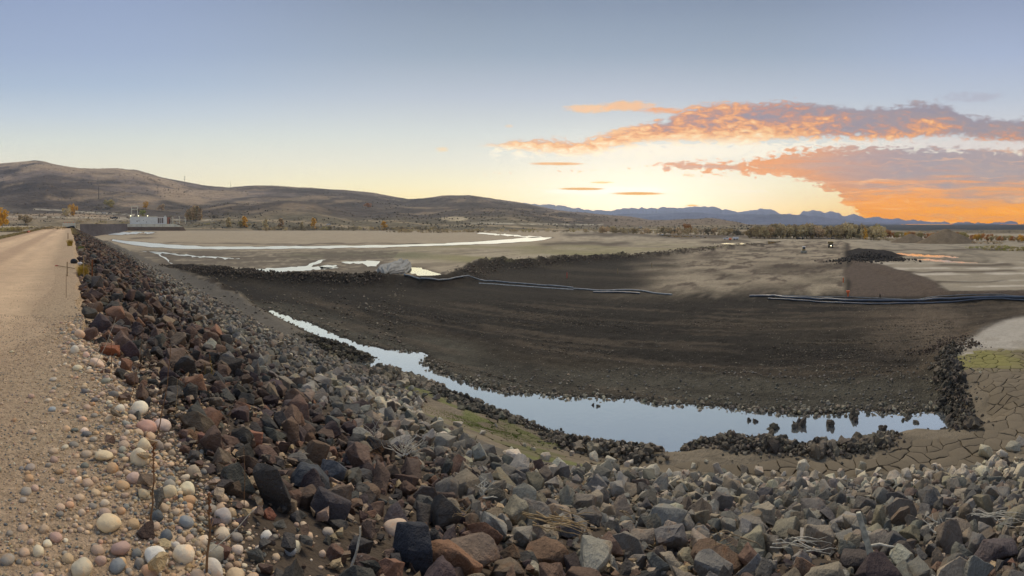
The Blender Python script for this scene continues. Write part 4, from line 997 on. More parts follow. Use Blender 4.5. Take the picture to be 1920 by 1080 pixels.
ISL = [(1450,803,18),(1446,816,14),(1500,797,22),(1492,803,16),(1557,797,18),(1600,782,20),(1605,790,12),(1112,760,6),(1121,762,6),(1415,790,10),(1405,788,8),(1700,786,10),(1718,793,9),(1693,789,7),(1768,805,7),(1740,807,7),(1440,835,14),(1052,805,5),(1055,811,5),(1065,815,4),(1650,818,16),(1655,806,14),(1448,800,10)]
for k, (px, py, w) in enumerate(ISL):
    p = plane_pts([(px, py)], WL)[0]; D = math.hypot(*p); s = w/F*D*1.1; V = []; h = Heap()
    Vv, T = stone_mesh(KB[k % len(KB)], s, (1.1, .8, .62)); h.add(Vv+np.array([0, 0, s*.08]), T, jit(L('4a443d', 1.4), .15))
    o = h.build('mud_clump', M_clod, True, 25, 'thing'); del o['kind']; o.location = (p[0], p[1], -WL)
    where = ['left' if px < 1300 else 'middle' if px < 1560 else 'right'][0]
    sz = 'large' if w > 15 else 'middling' if w > 8 else 'tiny'
    tag(o, f"{sz} dark mud clump sticking out of the pond, {['leftmost','second from left','third from left'][k] if False else 'number'}", 'mud', 'mud clumps standing in the pond')
    o['_px'] = px; o['_w'] = w
isl = sorted([o for o in COL.objects if o.name.startswith('mud_clump')], key=lambda o: o['_px'])
ORDN = ['leftmost'] + [f'{x} from the left' for x in ('second','third','fourth','fifth','sixth','seventh','eighth','ninth','tenth','eleventh','twelfth','thirteenth','fourteenth','fifteenth','sixteenth','seventeenth','eighteenth','nineteenth','twentieth','twenty-first','twenty-second','twenty-third')]
for i, o in enumerate(isl):
    o['label'] = f"{'large' if o['_w'] > 15 else 'small' if o['_w'] > 8 else 'tiny'} dark mud clump standing in the pond, {ORDN[i]}"
    del o['_px']; del o['_w']

# ------------------------------------------------------------------ cracked mud: each plate its own piece
def build_plates():
    poly = mud_w; lo = poly.min(0)-1; hi = poly.max(0)+1; cs = .62
    nx = int((hi[0]-lo[0])/cs)+1; ny = int((hi[1]-lo[1])/cs)+1
    J = rng.random((nx, ny, 2))*.96+.02; site = lambda i, j: (lo[0]+(i+J[i, j, 0])*cs, lo[1]+(j+J[i, j, 1])*cs)
    pts = np.array([[site(i, j) for j in range(ny)] for i in range(nx)])
    d = sdf(pts[..., 0], pts[..., 1], poly, 2.0); cells = []
    for i in range(2, nx-2):
        for j in range(2, ny-2):
            if d[i, j] > -.15: continue
            c = pts[i, j]; pg = [(c[0]-2, c[1]-2), (c[0]+2, c[1]-2), (c[0]+2, c[1]+2), (c[0]-2, c[1]+2)]
            for a in range(-2, 3):
                for b in range(-2, 3):
                    if a == 0 and b == 0: continue
                    q = pts[i+a, j+b]; m = (c+q)/2; n = q-c; out = []
                    for k in range(len(pg)):
                        p0 = pg[k]; p1 = pg[(k+1) % len(pg)]; s0 = (p0[0]-m[0])*n[0]+(p0[1]-m[1])*n[1]; s1 = (p1[0]-m[0])*n[0]+(p1[1]-m[1])*n[1]
                        if s0 <= 0: out.append(p0)
                        if (s0 < 0) != (s1 < 0) and s0 != s1:
                            t = s0/(s0-s1); out.append((p0[0]+(p1[0]-p0[0])*t, p0[1]+(p1[1]-p0[1])*t))
                    pg = out
                    if not pg: break
                if not pg: break
            if len(pg) > 2: cells.append((c, pg))
    def wob(p): return (p[0]+.05*float(vn(p[0]*3.1, p[1]*3.1))+.03*float(vn(p[0]*8+50, p[1]*8)), p[1]+.05*float(vn(p[0]*3.1+90, p[1]*3.1))+.03*float(vn(p[0]*8, p[1]*8+40)))
    out = []
    for c, pg in cells:
        ring = []; gap = []
        for k in range(len(pg)):
            p0, p1 = pg[k], pg[(k+1) % len(pg)]; ln = math.hypot(p1[0]-p0[0], p1[1]-p0[1]); n = max(1, int(ln/.17))
            mk = ((p0[0]+p1[0])/2, (p0[1]+p1[1])/2); gk = float(vn(mk[0]*2.3+7, mk[1]*2.3)); g = .026 if gk > .25 else .013 if gk > -.3 else .002
            for t in range(n): u = t/n; ring.append(wob((p0[0]+(p1[0]-p0[0])*u, p0[1]+(p1[1]-p0[1])*u))); gap.append(g)
        R = np.array(ring); g = np.array(gap); g = np.minimum(g, np.roll(g, 1))*.5+g*.5; ctr = R.mean(0); dv = ctr-R; dl = np.linalg.norm(dv, axis=1, keepdims=True); R2 = R+dv/dl*g[:, None]*1.6; R1 = R+dv*.25
        P3 = np.concatenate([R2, R1, ctr[None]]); out.append((ctr, R2, R1, dl))
    allp = np.concatenate([np.concatenate([r2, r1, c[None]]) for c, r2, r1, dl in out]); zz = ground(allp[:, 0], allp[:, 1], True); k = 0; items = []
    for c, r2, r1, dl in out:
        n = len(r2); z2 = zz[k:k+n]; z1 = zz[k+n:k+2*n]; z0 = zz[k+2*n]; k += 2*n+1
        lift = rng.uniform(-.006, .010); cz = z0
        A = np.column_stack([r2, z2+lift-.012]); B = np.column_stack([r1, z1+lift+.006]); Cc = np.array([[c[0], c[1], z0+lift+.008]]); Dn = np.column_stack([r2, z2-.13])
        V = np.concatenate([A, B, Cc, Dn]); T = []
        for q in range(n):
            w = (q+1) % n; T += [(q, w, n+w), (q, n+w, n+q), (n+q, n+w, 2*n), (w, q, 2*n+1+q), (w, 2*n+1+q, 2*n+1+w)]
        D = math.hypot(c[0], c[1]); px, py = topx((c[0], c[1], z0)); vis = -20 < px < 1940
        f1 = float(vn(c[0]*.4, c[1]*.4)); base = L('6f6354', 1.2)*(1+.12*f1+rng.normal(0, .05))
        mg = sm(px, 1765, 1800)*sm(py, 652, 660)*(1-sm(py, 684, 696)); mg = float(mg)*float(np.clip(.55+f1*1.1+rng.normal(0, .12), 0, 1)); base = base*(1-mg)+L('847c4e', 1.1)*mg
        ml = float(sm(1150-px, 0, 120)*max(0, .4+float(vn(c[0]*1.1, c[1]*1.1)))); base = base*(1-ml*.6)+L('5d6136', 1.0)*ml*.6
        items.append((dl.mean()/D*(abs(z0)/D) if vis else 0, V, np.array(T), base, c, z0))
    items.sort(key=lambda t: -t[0])
    root = empty('cracked_mud', (float(poly[:, 0].mean()), float(poly[:, 1].mean()), -8.3), kind='structure'); h = Heap(); off = np.array(root.location)
    for n, (sz, V, T, base, c, z0) in enumerate(items):
        if n < 298:
            o = link('mud_plate', mesh_np('mud_plate', V-off, T, np.broadcast_to(base, (len(V), 3)), True, 35), M_plate, root)
        else: h.add(V-off, T, base)
    o = h.build('outer_mud_plates', M_plate, True, 35)
    if o: o.parent = root
build_plates()

# ================================================================== everything else
M_conc = simple('pale_concrete', L('c6c2b6', 1.25), .9, var=.12, scale=.25)
M_conc_dark = simple('stained_concrete', L('7d6a5c', 1.0), .9, var=.15, scale=.3)
M_white = simple('white_paint', (.75, .75, .74), .5, var=.05)
M_dark = simple('dark_steel', (.03, .03, .035), .6)
M_glass = simple('dark_glass', (.02, .025, .03), .12, spec=.6)
M_rust = simple('rusted_steel', L('7a4d30', .9), .8, var=.4, scale=12)
M_wood = simple('weathered_wood', L('9a8468', 1.0), .85, var=.3, scale=9, bump=.004)
M_bleach = simple('bleached_wood', L('c2b8a8', 1.1), .8, var=.25, scale=30, bump=.002)
M_straw = simple('dry_straw', L('a48a66', 1.1), .85, var=.3, scale=20)
M_stem = simple('dry_stem', L('7a5c42', 1.0), .85, var=.3, scale=30)
M_pole = simple('creosoted_wood', L('3c342e', 1.0), .9)
M_orange = simple('orange_paint', (.75, .16, .05), .6, var=.1)
M_red = simple('faded_red', L('c06a5a', 1.0), .6, var=.15)
M_black = simple('black_rubber', (.02, .021, .024), .5)
M_brick = simple('red_steel_container', L('9a6a58', 1.0), .8)
M_lamp = simple('lit_lamp', (1, .95, .7), .5, emit=((1.0, .92, .55), 6.0))
M_head = simple('lit_headlight', (1, .9, .6), .5, emit=((1.0, .85, .5), 5.0))
M_yel = simple('machine_yellow', L('8a744a', 1.0), .6)
M_blade = simple('worn_steel', L('9d978c', 1.0), .5)
def mat_leaf(name):
    m, t, b = newmat(name); oc = t.node('ShaderNodeObjectInfo'); pos = t.node('ShaderNodeNewGeometry').outputs['Position']
    n = t.noise(pos, .9, 3, .6); n2 = t.noise(pos, 5, 2, .6)
    k = t.m('ADD', t.m('MULTIPLY', t.m('SUBTRACT', n, .5), 1.1), t.m('MULTIPLY_ADD', t.m('SUBTRACT', n2, .5), .8, 1.0))
    t.put(b.inputs['Base Color'], t.mix(1.0, oc.outputs['Color'], t.comb(k, k, k), 'MULTIPLY')); b.inputs['Roughness'].default_value = .9; b.inputs['Specular IOR Level'].default_value = .1
    return m
M_leaf = mat_leaf('autumn_leaves')
M_trunk = simple('grey_bark', L('6f6355', 1.0), .9)
def ppm(D): return F/D      # px per metre

# ---- a local frame at a pixel: x across the view in pixels of the photograph, z up in pixels, y away in metres
class Site:
    def __init__(s, px, py, D=None):
        if D is None: p, D = hit(px, py)
        a = float(az(px)); s.D = D; s.px = px; s.py = py; s.a = a; s.s = D/F
        s.o = Vector((D*math.sin(a), D*math.cos(a), -(py-YH)*s.s)); s.rz = -a
    def x(s, px): return (px-s.px)*s.s
    def z(s, py): return (s.py-py)*s.s
    def bx(s, mb, x0, x1, yt, yb, y0, y1, **k): return mb.box(s.x(x0), s.x(x1), y0, y1, s.z(yb), s.z(yt), **k)
    def root(s, name, **k): return empty(name, s.o, s.rz, **k)

# ---- the intake building on its concrete wall
b = Site(290, 431, 505)
w = b.root('concrete_wall', label='long pale concrete retaining wall with a brown waterline under the grey building', cat=None) if False else b.root('retaining_wall')
tag(w, 'long concrete retaining wall with a brown waterline under the grey building', 'wall')
mb = MB(); V = [(b.x(239), 0, b.z(425.5)), (b.x(343), 0, b.z(425.5)), (b.x(328), 0, b.z(420)), (b.x(239), 0, b.z(420))]; V += [(x, 9, z) for x, y, z in V]
mb.add(V, [(0, 1, 2, 3), (7, 6, 5, 4), (0, 4, 5, 1), (1, 5, 6, 2), (2, 6, 7, 3), (3, 7, 4, 0)]); mb.build('upper_wall', M_conc, w)
mb = MB(); V = [(b.x(239), -.05, b.z(434)), (b.x(350), -.05, b.z(434)), (b.x(343.5), -.05, b.z(425.5)), (b.x(239), -.05, b.z(425.5))]; V += [(x, 9, z) for x, y, z in V]
mb.add(V, [(0, 1, 2, 3), (7, 6, 5, 4), (0, 4, 5, 1), (1, 5, 6, 2), (2, 6, 7, 3), (3, 7, 4, 0)]); mb.build('stained_footing', M_conc_dark, w)
for q in (265, 289, 305, 328): mb = MB(); b.bx(mb, q, q+.35, 420.3, 425.3, -.12, .0); mb.build('joint_strip', M_conc_dark, w)
B = b.root('intake_building'); tag(B, 'low grey concrete intake building with lamps along its roof above the retaining wall', 'building')
mg_ = simple('grey_render', L('c9cacb', 1.25), .9, var=.08, scale=.3)
mb = MB(); b.bx(mb, 243.5, 295, 406.5, 420, 1.0, 9.0); mb.build('wall', mg_, B)
mb = MB(); b.bx(mb, 243, 295.3, 406, 406.6, .8, 9.2); mb.build('roof', M_conc, B)
for x0, x1, y0, y1 in ((256.2, 257.6, 413.5, 416), (260, 261, 413, 415), (268.2, 269.2, 412.5, 414.2), (274.5, 275.3, 415.5, 417.5)):
    mb = MB(); b.bx(mb, x0, x1, y0, y1, .93, 1.0); mb.build('window', M_glass, B)
for y0, y1 in ((407, 408.2), (418.6, 420)): mb = MB(); b.bx(mb, 295.3, 307, y0, y1, 1, 2); mb.build('frame_rail', M_white, B)
for x_ in (295.3, 298.6, 301.2, 302.9, 306.2): mb = MB(); b.bx(mb, x_, x_+.8, 408.2, 418.6, 1, 2); mb.build('frame_post', M_white, B)
mb = MB(); b.bx(mb, 307.2, 312.6, 406.5, 420, 1.2, 8); b.bx(mb, 308.6, 311.4, 404.7, 406.5, 2, 7); mb.build('end_tower', mg_, B)
mb = MB(); b.bx(mb, 296, 307, 408.5, 419, 5, 6); mb.build('rear_wall', M_conc_dark, B)
for i, q in enumerate((244.8, 259.8, 276.8)):
    r = empty('roof_lamp', b.o+Vector((b.x(q)*math.cos(b.a), -b.x(q)*math.sin(b.a), b.z(406))), b.rz, label=f"lit yellow lamp on the intake building's roof edge, {['at its left corner', 'beside the tall frame', 'the one farthest right'][i]}", cat='lamp', group='lamps on the intake roof')
    MB().box(-.12, .12, .9, 1.1, 0, .5).build('lamp_post', M_dark, r); MB().box(-.45, .45, .7, 1.2, .5, 1.0, .7, .7).build('lamp_head', M_lamp, r)
g = b.root('gantry_frame'); tag(g, 'tall pale steel gantry frame rising behind the intake building', 'gantry')
for x_ in (245.2, 256.8): mb = MB(); b.bx(mb, x_, x_+1.0, 385.5, 420, 11, 11.6); mb.build('upright', M_conc, g)
for y_ in (385.6, 391.6): mb = MB(); b.bx(mb, 246.3, 256.7, y_, y_+.8, 11.1, 11.5); mb.build('crossbeam', M_conc, g)
c_ = b.root('red_container'); tag(c_, 'reddish brown container cabin just right of the grey building', 'container')
mb = MB(); b.bx(mb, 313.6, 319.2, 407.2, 419.9, 2, 7); mb.build('shell', M_brick, c_); mb = MB(); b.bx(mb, 317.2, 318.8, 411, 419.6, 1.9, 2); mb.build('door', M_dark, c_)
for i, (q, top) in enumerate(((324.3, 407), (336.8, 406), (347.8, 407))):
    r = empty('gooseneck_pipe', b.o+Vector((b.x(q)*math.cos(b.a), -b.x(q)*math.sin(b.a), b.z(420.5))), b.rz, label=f"pale post with a bent top right of the intake building, {['nearest the building', 'the middle one', 'farthest from the building'][i]}", cat='post', group='bent-topped posts beside the intake')
    h_ = (420.5-top)*b.s; MB().tube([(0, 2, 0), (0, 2, h_*.85), (-.15, 2, h_*.97), (-.7, 2, h_), (-1.2, 2, h_*.93)], .32, 8).build('pipe', M_conc, r, True); MB().box(-.5, .5, 1.5, 2.5, -.2, .3).build('foot', M_conc_dark, r)

# embankment running from the dam's end to the building
def embank():
    p0 = Site(150, 419, 262).o; p1 = Site(239, 419.5, 505).o; V = []; C = []; n = 60; m = 9
    for i in range(n):
        t = i/(n-1); p = p0.lerp(p1, t); d = Vector((p.x, p.y, 0)).normalized()
        for j in range(m):
            u = j/(m-1); drop = min(1, u*1.25); out = 16*(u if u > .0 else 0)
            q = p-d*out; zz = p.z-7.6*drop; q.z = zz
            V.append((q.x, q.y, zz-.3)); C.append(L('4a454a', 1.0)*(1+.3*vn(np.array(i*.7), np.array(j*.9))))
    idx = np.arange(n*m).reshape(n, m); Q = np.stack([idx[:-1, :-1], idx[1:, :-1], idx[1:, 1:], idx[:-1, 1:]], -1).reshape(-1, 4)
    tag(link('embankment', mesh_np('embankment', np.array(V), Q, np.array(C)), M_slope), kind='structure')
embank()

# ---- vehicles
def car(px, py, wpx, label, paint, cat='car', kind='car', flip=1, rot=0.0, lift=0.0):
    p, D = hit(px, py, 3000, 60); a = float(az(px)); Lc = wpx*D/F; k = Lc/4.6
    r = empty('parked_car' if kind == 'car' else 'pickup_truck', p+Vector((0, 0, lift)), -a+rot, label=label, cat=cat)
    m = MB()
    prof = [(-2.3, .35), (-2.3, .95), (-1.4, 1.05), (-.75, 1.5), (.7, 1.5), (1.35, 1.0), (2.25, .9), (2.3, .35)] if kind == 'car' else [(-2.3, .4), (-2.3, 1.05), (-.5, 1.08), (-.45, 1.75), (.7, 1.75), (1.15, 1.15), (2.25, 1.05), (2.3, .4)]
    n = len(prof); V = [(x*k*flip, y*k, z*k) for y in (-.85, .85) for x, z in prof]
    m.add(V, [tuple(range(n)), tuple(range(2*n-1, n-1, -1))]+[(i, (i+1) % n, n+(i+1) % n, n+i) for i in range(n)]); m.build('body', paint, r)
    g_ = MB(); zb, zt = (1.06, 1.42) if kind == 'car' else (1.2, 1.65)
    for y in (-.87, .87): MB().box((-.9 if kind == 'car' else -.35)*k, .75*k, (y-.01)*k, (y+.01)*k, zb*k, zt*k, .7).build('side_window', M_glass, r)
    for x in (-1.45, 1.45):
        for y in (-.8, .8):
            wv = MB().disc((x*k, y*k, .34*k), (0, 1, 0), .36*k, .24*k); wv.build('wheel', M_black, r)
    return r
P_dk = simple('dark_blue_paint', (.05, .06, .08), .4); P_gr = simple('silver_paint', (.45, .46, .48), .4)
car(215, 410.5, 13, 'dark car parked on the slope left of the grey building', P_dk)
car(195, 400.5, 8, 'white car on the pale hillside road', M_white)
car(206, 401, 8, 'dark car on the hillside road behind the white one', P_dk)
car(320, 419.3, 6, 'small white van parked right of the red container', M_white, 'van')
car(332, 419, 6, 'white van parked between the bent-topped posts', M_white, 'van')
car(351, 413, 6, 'white car on the track behind the bent-topped posts', M_white)
car(616, 422.5, 9, 'white car among the shrubs on the far shore', M_white)
car(1201, 427, 6, 'white car on the hill road above the middle flats', M_white)
car(1363, 449.5, 14, 'white pickup truck parked at the end of the far flats', M_white, 'truck', 'pickup', 1)
car(1555, 448, 6, 'small silver car at the gap in the cottonwoods', P_gr)
car(1561, 448.2, 7, 'dark car at the gap in the cottonwoods', P_dk)
t_ = Site(1380, 449.8); r = t_.root('white_trailer'); tag(r, 'white box trailer parked beside the white pickup', 'trailer')
m_ = MB(); t_.bx(m_, 1374, 1385, 444.5, 448.6, -1, 1.2); m_.build('box', M_white, r, bevel=.08)
for x_ in (1377, 1382): MB().disc((t_.x(x_), -1.1, .35), (0, 1, 0), .4, .25).build('wheel', M_black, r)
t_ = Site(1369, 450.6); r = t_.root('orange_tank'); tag(r, 'small orange fuel tank standing between pickup and trailer', 'tank'); MB().tube([(-.7, 0, .7), (.7, 0, .7)], .55, 12).build('barrel', M_orange, r, True); MB().box(-.6, .6, -.4, .4, 0, .25).build('skid', M_dark, r)
# compactor
s_ = Site(1507, 474.5); r = s_.root('bulldozer'); tag(r, 'small bulldozer facing the camera with a pale blade on the haul road', 'bulldozer')
m_ = MB(); V0 = s_
s_.bx(m_, 1501.3, 1513, 469.3, 473.4, -1.6, -1.35, ty=.9); m_.build('blade', M_blade, r)
m_ = MB(); s_.bx(m_, 1504.3, 1510.2, 466.8, 471.5, -1.2, 1.0); m_.build('engine_cover', M_yel, r)
m_ = MB(); s_.bx(m_, 1504.6, 1510, 463, 466.8, -.2, 1.2, tx=.85, ty=.85); m_.build('cab', M_glass, r)
m_ = MB(); s_.bx(m_, 1504.2, 1510.4, 462.3, 463, -.4, 1.3); m_.build('cab_roof', M_white, r)
for x0, x1 in ((1502.6, 1504.2), (1510.3, 1511.9)):
    m_ = MB(); s_.bx(m_, x0, x1, 470.3, 474.3, -1.2, 1.8, ty=.75); m_.build('track', M_dark, r)
# haul truck
s_ = Site(1557.5, 464.5); r = s_.root('haul_truck'); tag(r, 'dark articulated haul truck with one lit headlight driving towards the camera', 'truck')
m_ = MB(); s_.bx(m_, 1553, 1562, 453.5, 460, 1.2, 6, tx=1.15); m_.build('dump_bed', M_yel, r)
m_ = MB(); s_.bx(m_, 1554, 1561, 456.5, 462.5, -.4, 1.1, tx=.9); m_.build('cab', simple('brown_machine_paint', L('4e4235'), .6), r)
m_ = MB(); s_.bx(m_, 1555, 1560, 457.2, 459.4, -.44, -.4); m_.build('windscreen', M_glass, r)
for q in (1554, 1561): MB().disc((s_.x(q), -.1, .62), (1, 0, 0), .62, .5).build('wheel', M_black, r); MB().disc((s_.x(q), 3.6, .62), (1, 0, 0), .62, .5).build('wheel', M_black, r)
MB().disc((s_.x(1558.2), -.5, s_.z(460.4)), (0, 1, 0), .19, .12).build('headlight', M_head, r)
MB().disc((s_.x(1555.6), -.5, s_.z(460.4)), (0, 1, 0), .14, .1).build('headlight', M_blade, r)
s_ = Site(1500, 449); r = s_.root('parked_scraper'); tag(r, 'low dark earth scraper parked before the cottonwood grove', 'scraper')
m_ = MB(); s_.bx(m_, 1493, 1502, 445.4, 448.2, -1, 1.5, tx=.85); m_.build('bowl', M_dark, r); m_ = MB(); s_.bx(m_, 1503, 1506.5, 445, 448, -1, 1, tx=.8); m_.build('cab', M_dark, r)
for q in (1495, 1504.5): MB().disc((s_.x(q), -1.0, .7), (0, 1, 0), .7, .5).build('wheel', M_black, r)

# ---- utility poles on the hills
for px, yb, yt, lab, arms in ((185, 373.5, 350, 'thick dark utility pole on the near hillside above the yellow tree', 0), (296, 364.5, 347, 'thin utility pole against the dark hillside', 1), (346, 347, 330, 'tall utility pole with crossarms on the ridge line', 3), (432.5, 355, 338.5, 'slender utility pole on the ridge, second from the crossarm pole', 0), (538, 356, 351, 'tiny utility pole on the distant ridge', 0)):
    p, D = hit(px, yb, 3400, 500); h_ = (yb-yt)*D/F; r = empty('utility_pole', p-Vector((0, 0, h_*.05)), -float(az(px)), label=lab, cat='pole'); th = max(.5, 1.1*D/F*.45) if px == 185 else .55*D/F*.5
    MB().tube([(0, 0, 0), (0, 0, h_*1.05)], [th, th*.7], 6).build('pole', M_pole, r)
    for i in range(arms): MB().box(-h_*.1, h_*.1, -th, th, h_*(.98-.16*i), h_*(1.0-.16*i)).build('crossarm', M_pole, r)

# ---- trees
def crown_mesh(n, kind, seed):
    r_ = np.random.default_rng(seed); V = []; Fc = []
    blobs = []
    if kind == 'round': blobs = [(r_.normal(0, .24), r_.normal(0, .24), r_.uniform(.2, .84), r_.uniform(.14, .26)) for _ in range(13)]
    elif kind == 'poplar': blobs = [(r_.normal(0, .035), r_.normal(0, .035), z, .13*math.sin(math.pi*(.12+.83*z))**.6) for z in np.linspace(.1, .95, 11)]
    elif kind == 'spire': blobs = [(r_.normal(0, .05), r_.normal(0, .05), z, .26*(1-z*.8)) for z in np.linspace(.12, .95, 10)]
    else: blobs = [(r_.normal(0, .38), r_.normal(0, .38), r_.uniform(.12, .8), r_.uniform(.12, .3)) for _ in range(13)]
    Vs = []
    for i in range(n):
        bx_, by_, bz, br = blobs[r_.integers(len(blobs))]; d = r_.normal(size=3); d /= np.linalg.norm(d); c = np.array([bx_, by_, bz])+d*br*r_.uniform(.35, 1.0)**.6*np.array([1, 1, .9 if kind != 'poplar' else 1.3])
        c[2] = max(.03, c[2]); u = r_.normal(size=3); u /= np.linalg.norm(u); v = np.cross(u, r_.normal(size=3)); v /= np.linalg.norm(v); s = r_.uniform(.02, .052)
        Vs += [c-u*s-v*s*.6, c+u*s-v*s*.6, c+u*s*.6+v*s, c-u*s*.6+v*s]
    V = np.array(Vs); Q = np.arange(4*n).reshape(n, 4); return mesh_np('crown', V, Q, None, False)
def trunk_mesh(kind, seed):
    rr_ = random.Random(seed); m = MB(); top = .55 if kind == 'round' else .75
    m.tube([(0, 0, -.05), (rr_.uniform(-.01, .01), 0, top*.4), (rr_.uniform(-.03, .03), rr_.uniform(-.03, .03), top)], [.028, .02, .008], 6)
    for k in range(8 if kind != 'shrub' else 10):
        z = rr_.uniform(.12, top); a = rr_.uniform(0, 6.28); l = rr_.uniform(.12, .3)*(.4 if kind in ('poplar', 'spire') else 1)
        m.tube([(0, 0, z), (math.cos(a)*l*.5, math.sin(a)*l*.5, z+l*.5), (math.cos(a)*l, math.sin(a)*l, z+l*1.1)], [.010, .006, .002], 4, False)
    me = bpy.data.meshes.new('trunk'); me.from_pydata(m.V, [], m.F); return me
CR = {k: [crown_mesh(n, k, 100+i) for i in range(v)] for k, n, v in (('round', 1100, 6), ('poplar', 420, 4), ('spire', 300, 2), ('shrub', 520, 6))}
TR = {k: [trunk_mesh(k, i) for i in range(3)] for k in CR}
for l in CR.values():
    for me in l: me.materials.append(M_leaf)
for l in TR.values():
    for me in l: me.materials.append(M_trunk)
HUES = {'y': 'c4963f', 'o': 'a8784c', 'g': '8f8c4c', 'b': 'a08c6c', 'k': '7a6e5a', 'p': 'b39878', 's': 'a09060', 't': 'b5a27e'}
def tree(px, py, hpx, kind, hue, label, group=None, D=None, wide=1.0, name=None, cat=None):
    if D is None: p, D = hit(px, py, 3400, 100)
    else: a = float(az(px)); x_, y_ = D*math.sin(a), D*math.cos(a); p = Vector((x_, y_, float(ground(np.array([x_]), np.array([y_]))[0])))
    p = p.copy(); top = (YH-(py-hpx))/F*D; H = max(top-p.z, .3)
    nm = name or ('shrub' if kind == 'shrub' else 'poplar_tree' if kind == 'poplar' else 'cottonwood_tree')
    r = empty(nm, p, rng.uniform(0, 6.28), label=label, cat=cat or ('shrub' if kind == 'shrub' else 'tree'), group=group)
    for nm2, mm in (('trunk' if kind != 'shrub' else 'branches', TR[kind]), ('crown', CR[kind])):
        o = link(nm2, mm[rng.integers(len(mm))], None, r); o.scale = (H*wide, H*wide, H)
        c = L(HUES[hue], 1.45)*(1+rng.normal(0, .07)); o.color = (*np.clip(c, 0, 1), 1)
    return r
for a in ((124, 406, 18, 'round', 't', 'pale tan half of the twin cottonwood at the dam road end', None, None, .8), (136, 405, 24, 'round', 'y', 'bright yellow cottonwood above the end of the dam road', None, None, .75),
          (4, 428, 40, 'round', 'y', 'yellow cottonwood cut by the left edge of the view', None, None, .75), (47, 421, 20, 'round', 'b', 'dull brown tree left of the dam road', None, None, 1.2), (205, 391, 19, 'round', 's', 'olive-yellow round tree on the hillside above the parked cars', None, None, 1.0),
          (273, 392, 15, 'round', 'y', 'small golden tree high behind the gantry frame', None, None, .8), (303, 396, 15, 'round', 'p', 'pinkish bare tree behind the grey building', None, None, .9), (267, 406, 14, 'round', 'g', 'green-yellow tree just behind the gantry frame', None, None, .95),
          (351, 413, 20, 'poplar', 'p', 'pinkish poplar at the left end of the poplar row', 'poplars in a row behind the intake', None, 1.5), (357, 413, 23, 'poplar', 'b', 'second poplar from the left in the row', 'poplars in a row behind the intake', None, 1.5), (363, 413, 27, 'poplar', 'p', 'tallest poplar in the middle of the row', 'poplars in a row behind the intake', None, 1.5), (369, 413, 26, 'poplar', 'b', 'fourth poplar from the left in the row', 'poplars in a row behind the intake', None, 1.5), (375, 413, 22, 'poplar', 'p', 'poplar at the right end of the row', 'poplars in a row behind the intake', None, 1.6),
          (428, 426, 18, 'poplar', 't', 'tan poplar left of the pair on the far shore', None, None, 2.2), (451, 426, 12, 'poplar', 's', 'small yellow-green poplar of the shore pair', None, None, 2.2), (458, 426, 20, 'poplar', 'y', 'golden poplar of the shore pair', None, None, 2.0),
          (498, 431, 20, 'poplar', 't', 'tan poplar at the left end of the shore shrubs', None, None, 1.6), (527, 430, 20, 'poplar', 'p', 'pinkish poplar standing over the shore shrubs', None, None, 2.0), (566, 430, 14, 'poplar', 't', 'low tan poplar between the two taller shore poplars', None, None, 2.0), (588, 430, 21, 'poplar', 'y', 'golden tall poplar over the shore shrubs', None, None, 1.6),
          (720, 432, 17, 'poplar', 'y', 'yellow poplar alone near the middle of the far shore', None, None, 2.2), (690, 390, 10, 'round', 'o', 'orange tree cluster high on the dark hill', None, None, 1.2), (1155, 415, 5, 'round', 'k', 'tiny dark tree on the brown hill', None, None, 1.4),
          (1290, 440, 22, 'round', 'o', 'orange cottonwood in the pale scrub', None, None, .7), (1623, 449, 22, 'spire', 'y', 'bright golden pointed tree before the right grove', None, None, .9)): tree(*a[:6], a[6], a[7], a[8])
def nth(i, n): return ORDN[i] if i < min(len(ORDN), n-1) else 'rightmost' if i == n-1 else f'number {i+1} from the left'
TENS = ['twenty', 'thirty', 'forty', 'fifty']; ONES = ['', 'first', 'second', 'third', 'fourth', 'fifth', 'sixth', 'seventh', 'eighth', 'ninth']; TEENS = ['tenth', 'eleventh', 'twelfth', 'thirteenth', 'fourteenth', 'fifteenth', 'sixteenth', 'seventeenth', 'eighteenth', 'nineteenth']
def ordinal(k): return ONES[k] if k < 10 else TEENS[k-10] if k < 20 else (TENS[k//10-2]+'ieth').replace('yieth', 'ieth') if k % 10 == 0 else TENS[k//10-2]+'-'+ONES[k % 10]
def nth(i, n): return 'leftmost' if i == 0 else 'rightmost' if i == n-1 else ordinal(i+1)+' from the left'
HW = {'y': 'yellow', 'o': 'orange', 'g': 'greenish', 'b': 'brown', 'k': 'dark brown', 'p': 'pinkish brown', 's': 'olive', 't': 'tan'}
def row(n, x0, x1, py, h0, h1, kinds, hues, what, grp, wide=(1, 1.2), D0=None, D1=None, pyf=None, prof=None):
    xs = np.sort(np.linspace(x0, x1, n)+rng.normal(0, (x1-x0)/n*.25, n))
    for i, px in enumerate(xs):
        k = kinds[rng.integers(len(kinds))]; hu = hues[rng.integers(len(hues))]; yy = (pyf(px) if pyf else py)+rng.normal(0, .4); hh = rng.uniform(h0, h1)*(prof((px-x0)/(x1-x0)) if prof else 1)
        tree(px, yy, hh, k, hu, f'{HW[hu]} {what}, {nth(i, n)}', grp, wide=rng.uniform(*wide))
row(34, 1406, 1542, 447, 24, 30, ('round',), 'btbtbpk', 'cottonwood in the left grove beside the haul road', 'cottonwoods of the left grove', (.75, 1.0), prof=lambda t: min(1, .75+t*1.2, .78+(1-t)*1.6))
row(26, 1556, 1650, 448, 23, 31, ('round',), 'btbtskb', 'cottonwood in the right grove beyond the haul road', 'cottonwoods of the right grove', (.75, 1.0), prof=lambda t: 1.12 if .25 < t < .4 else .95)
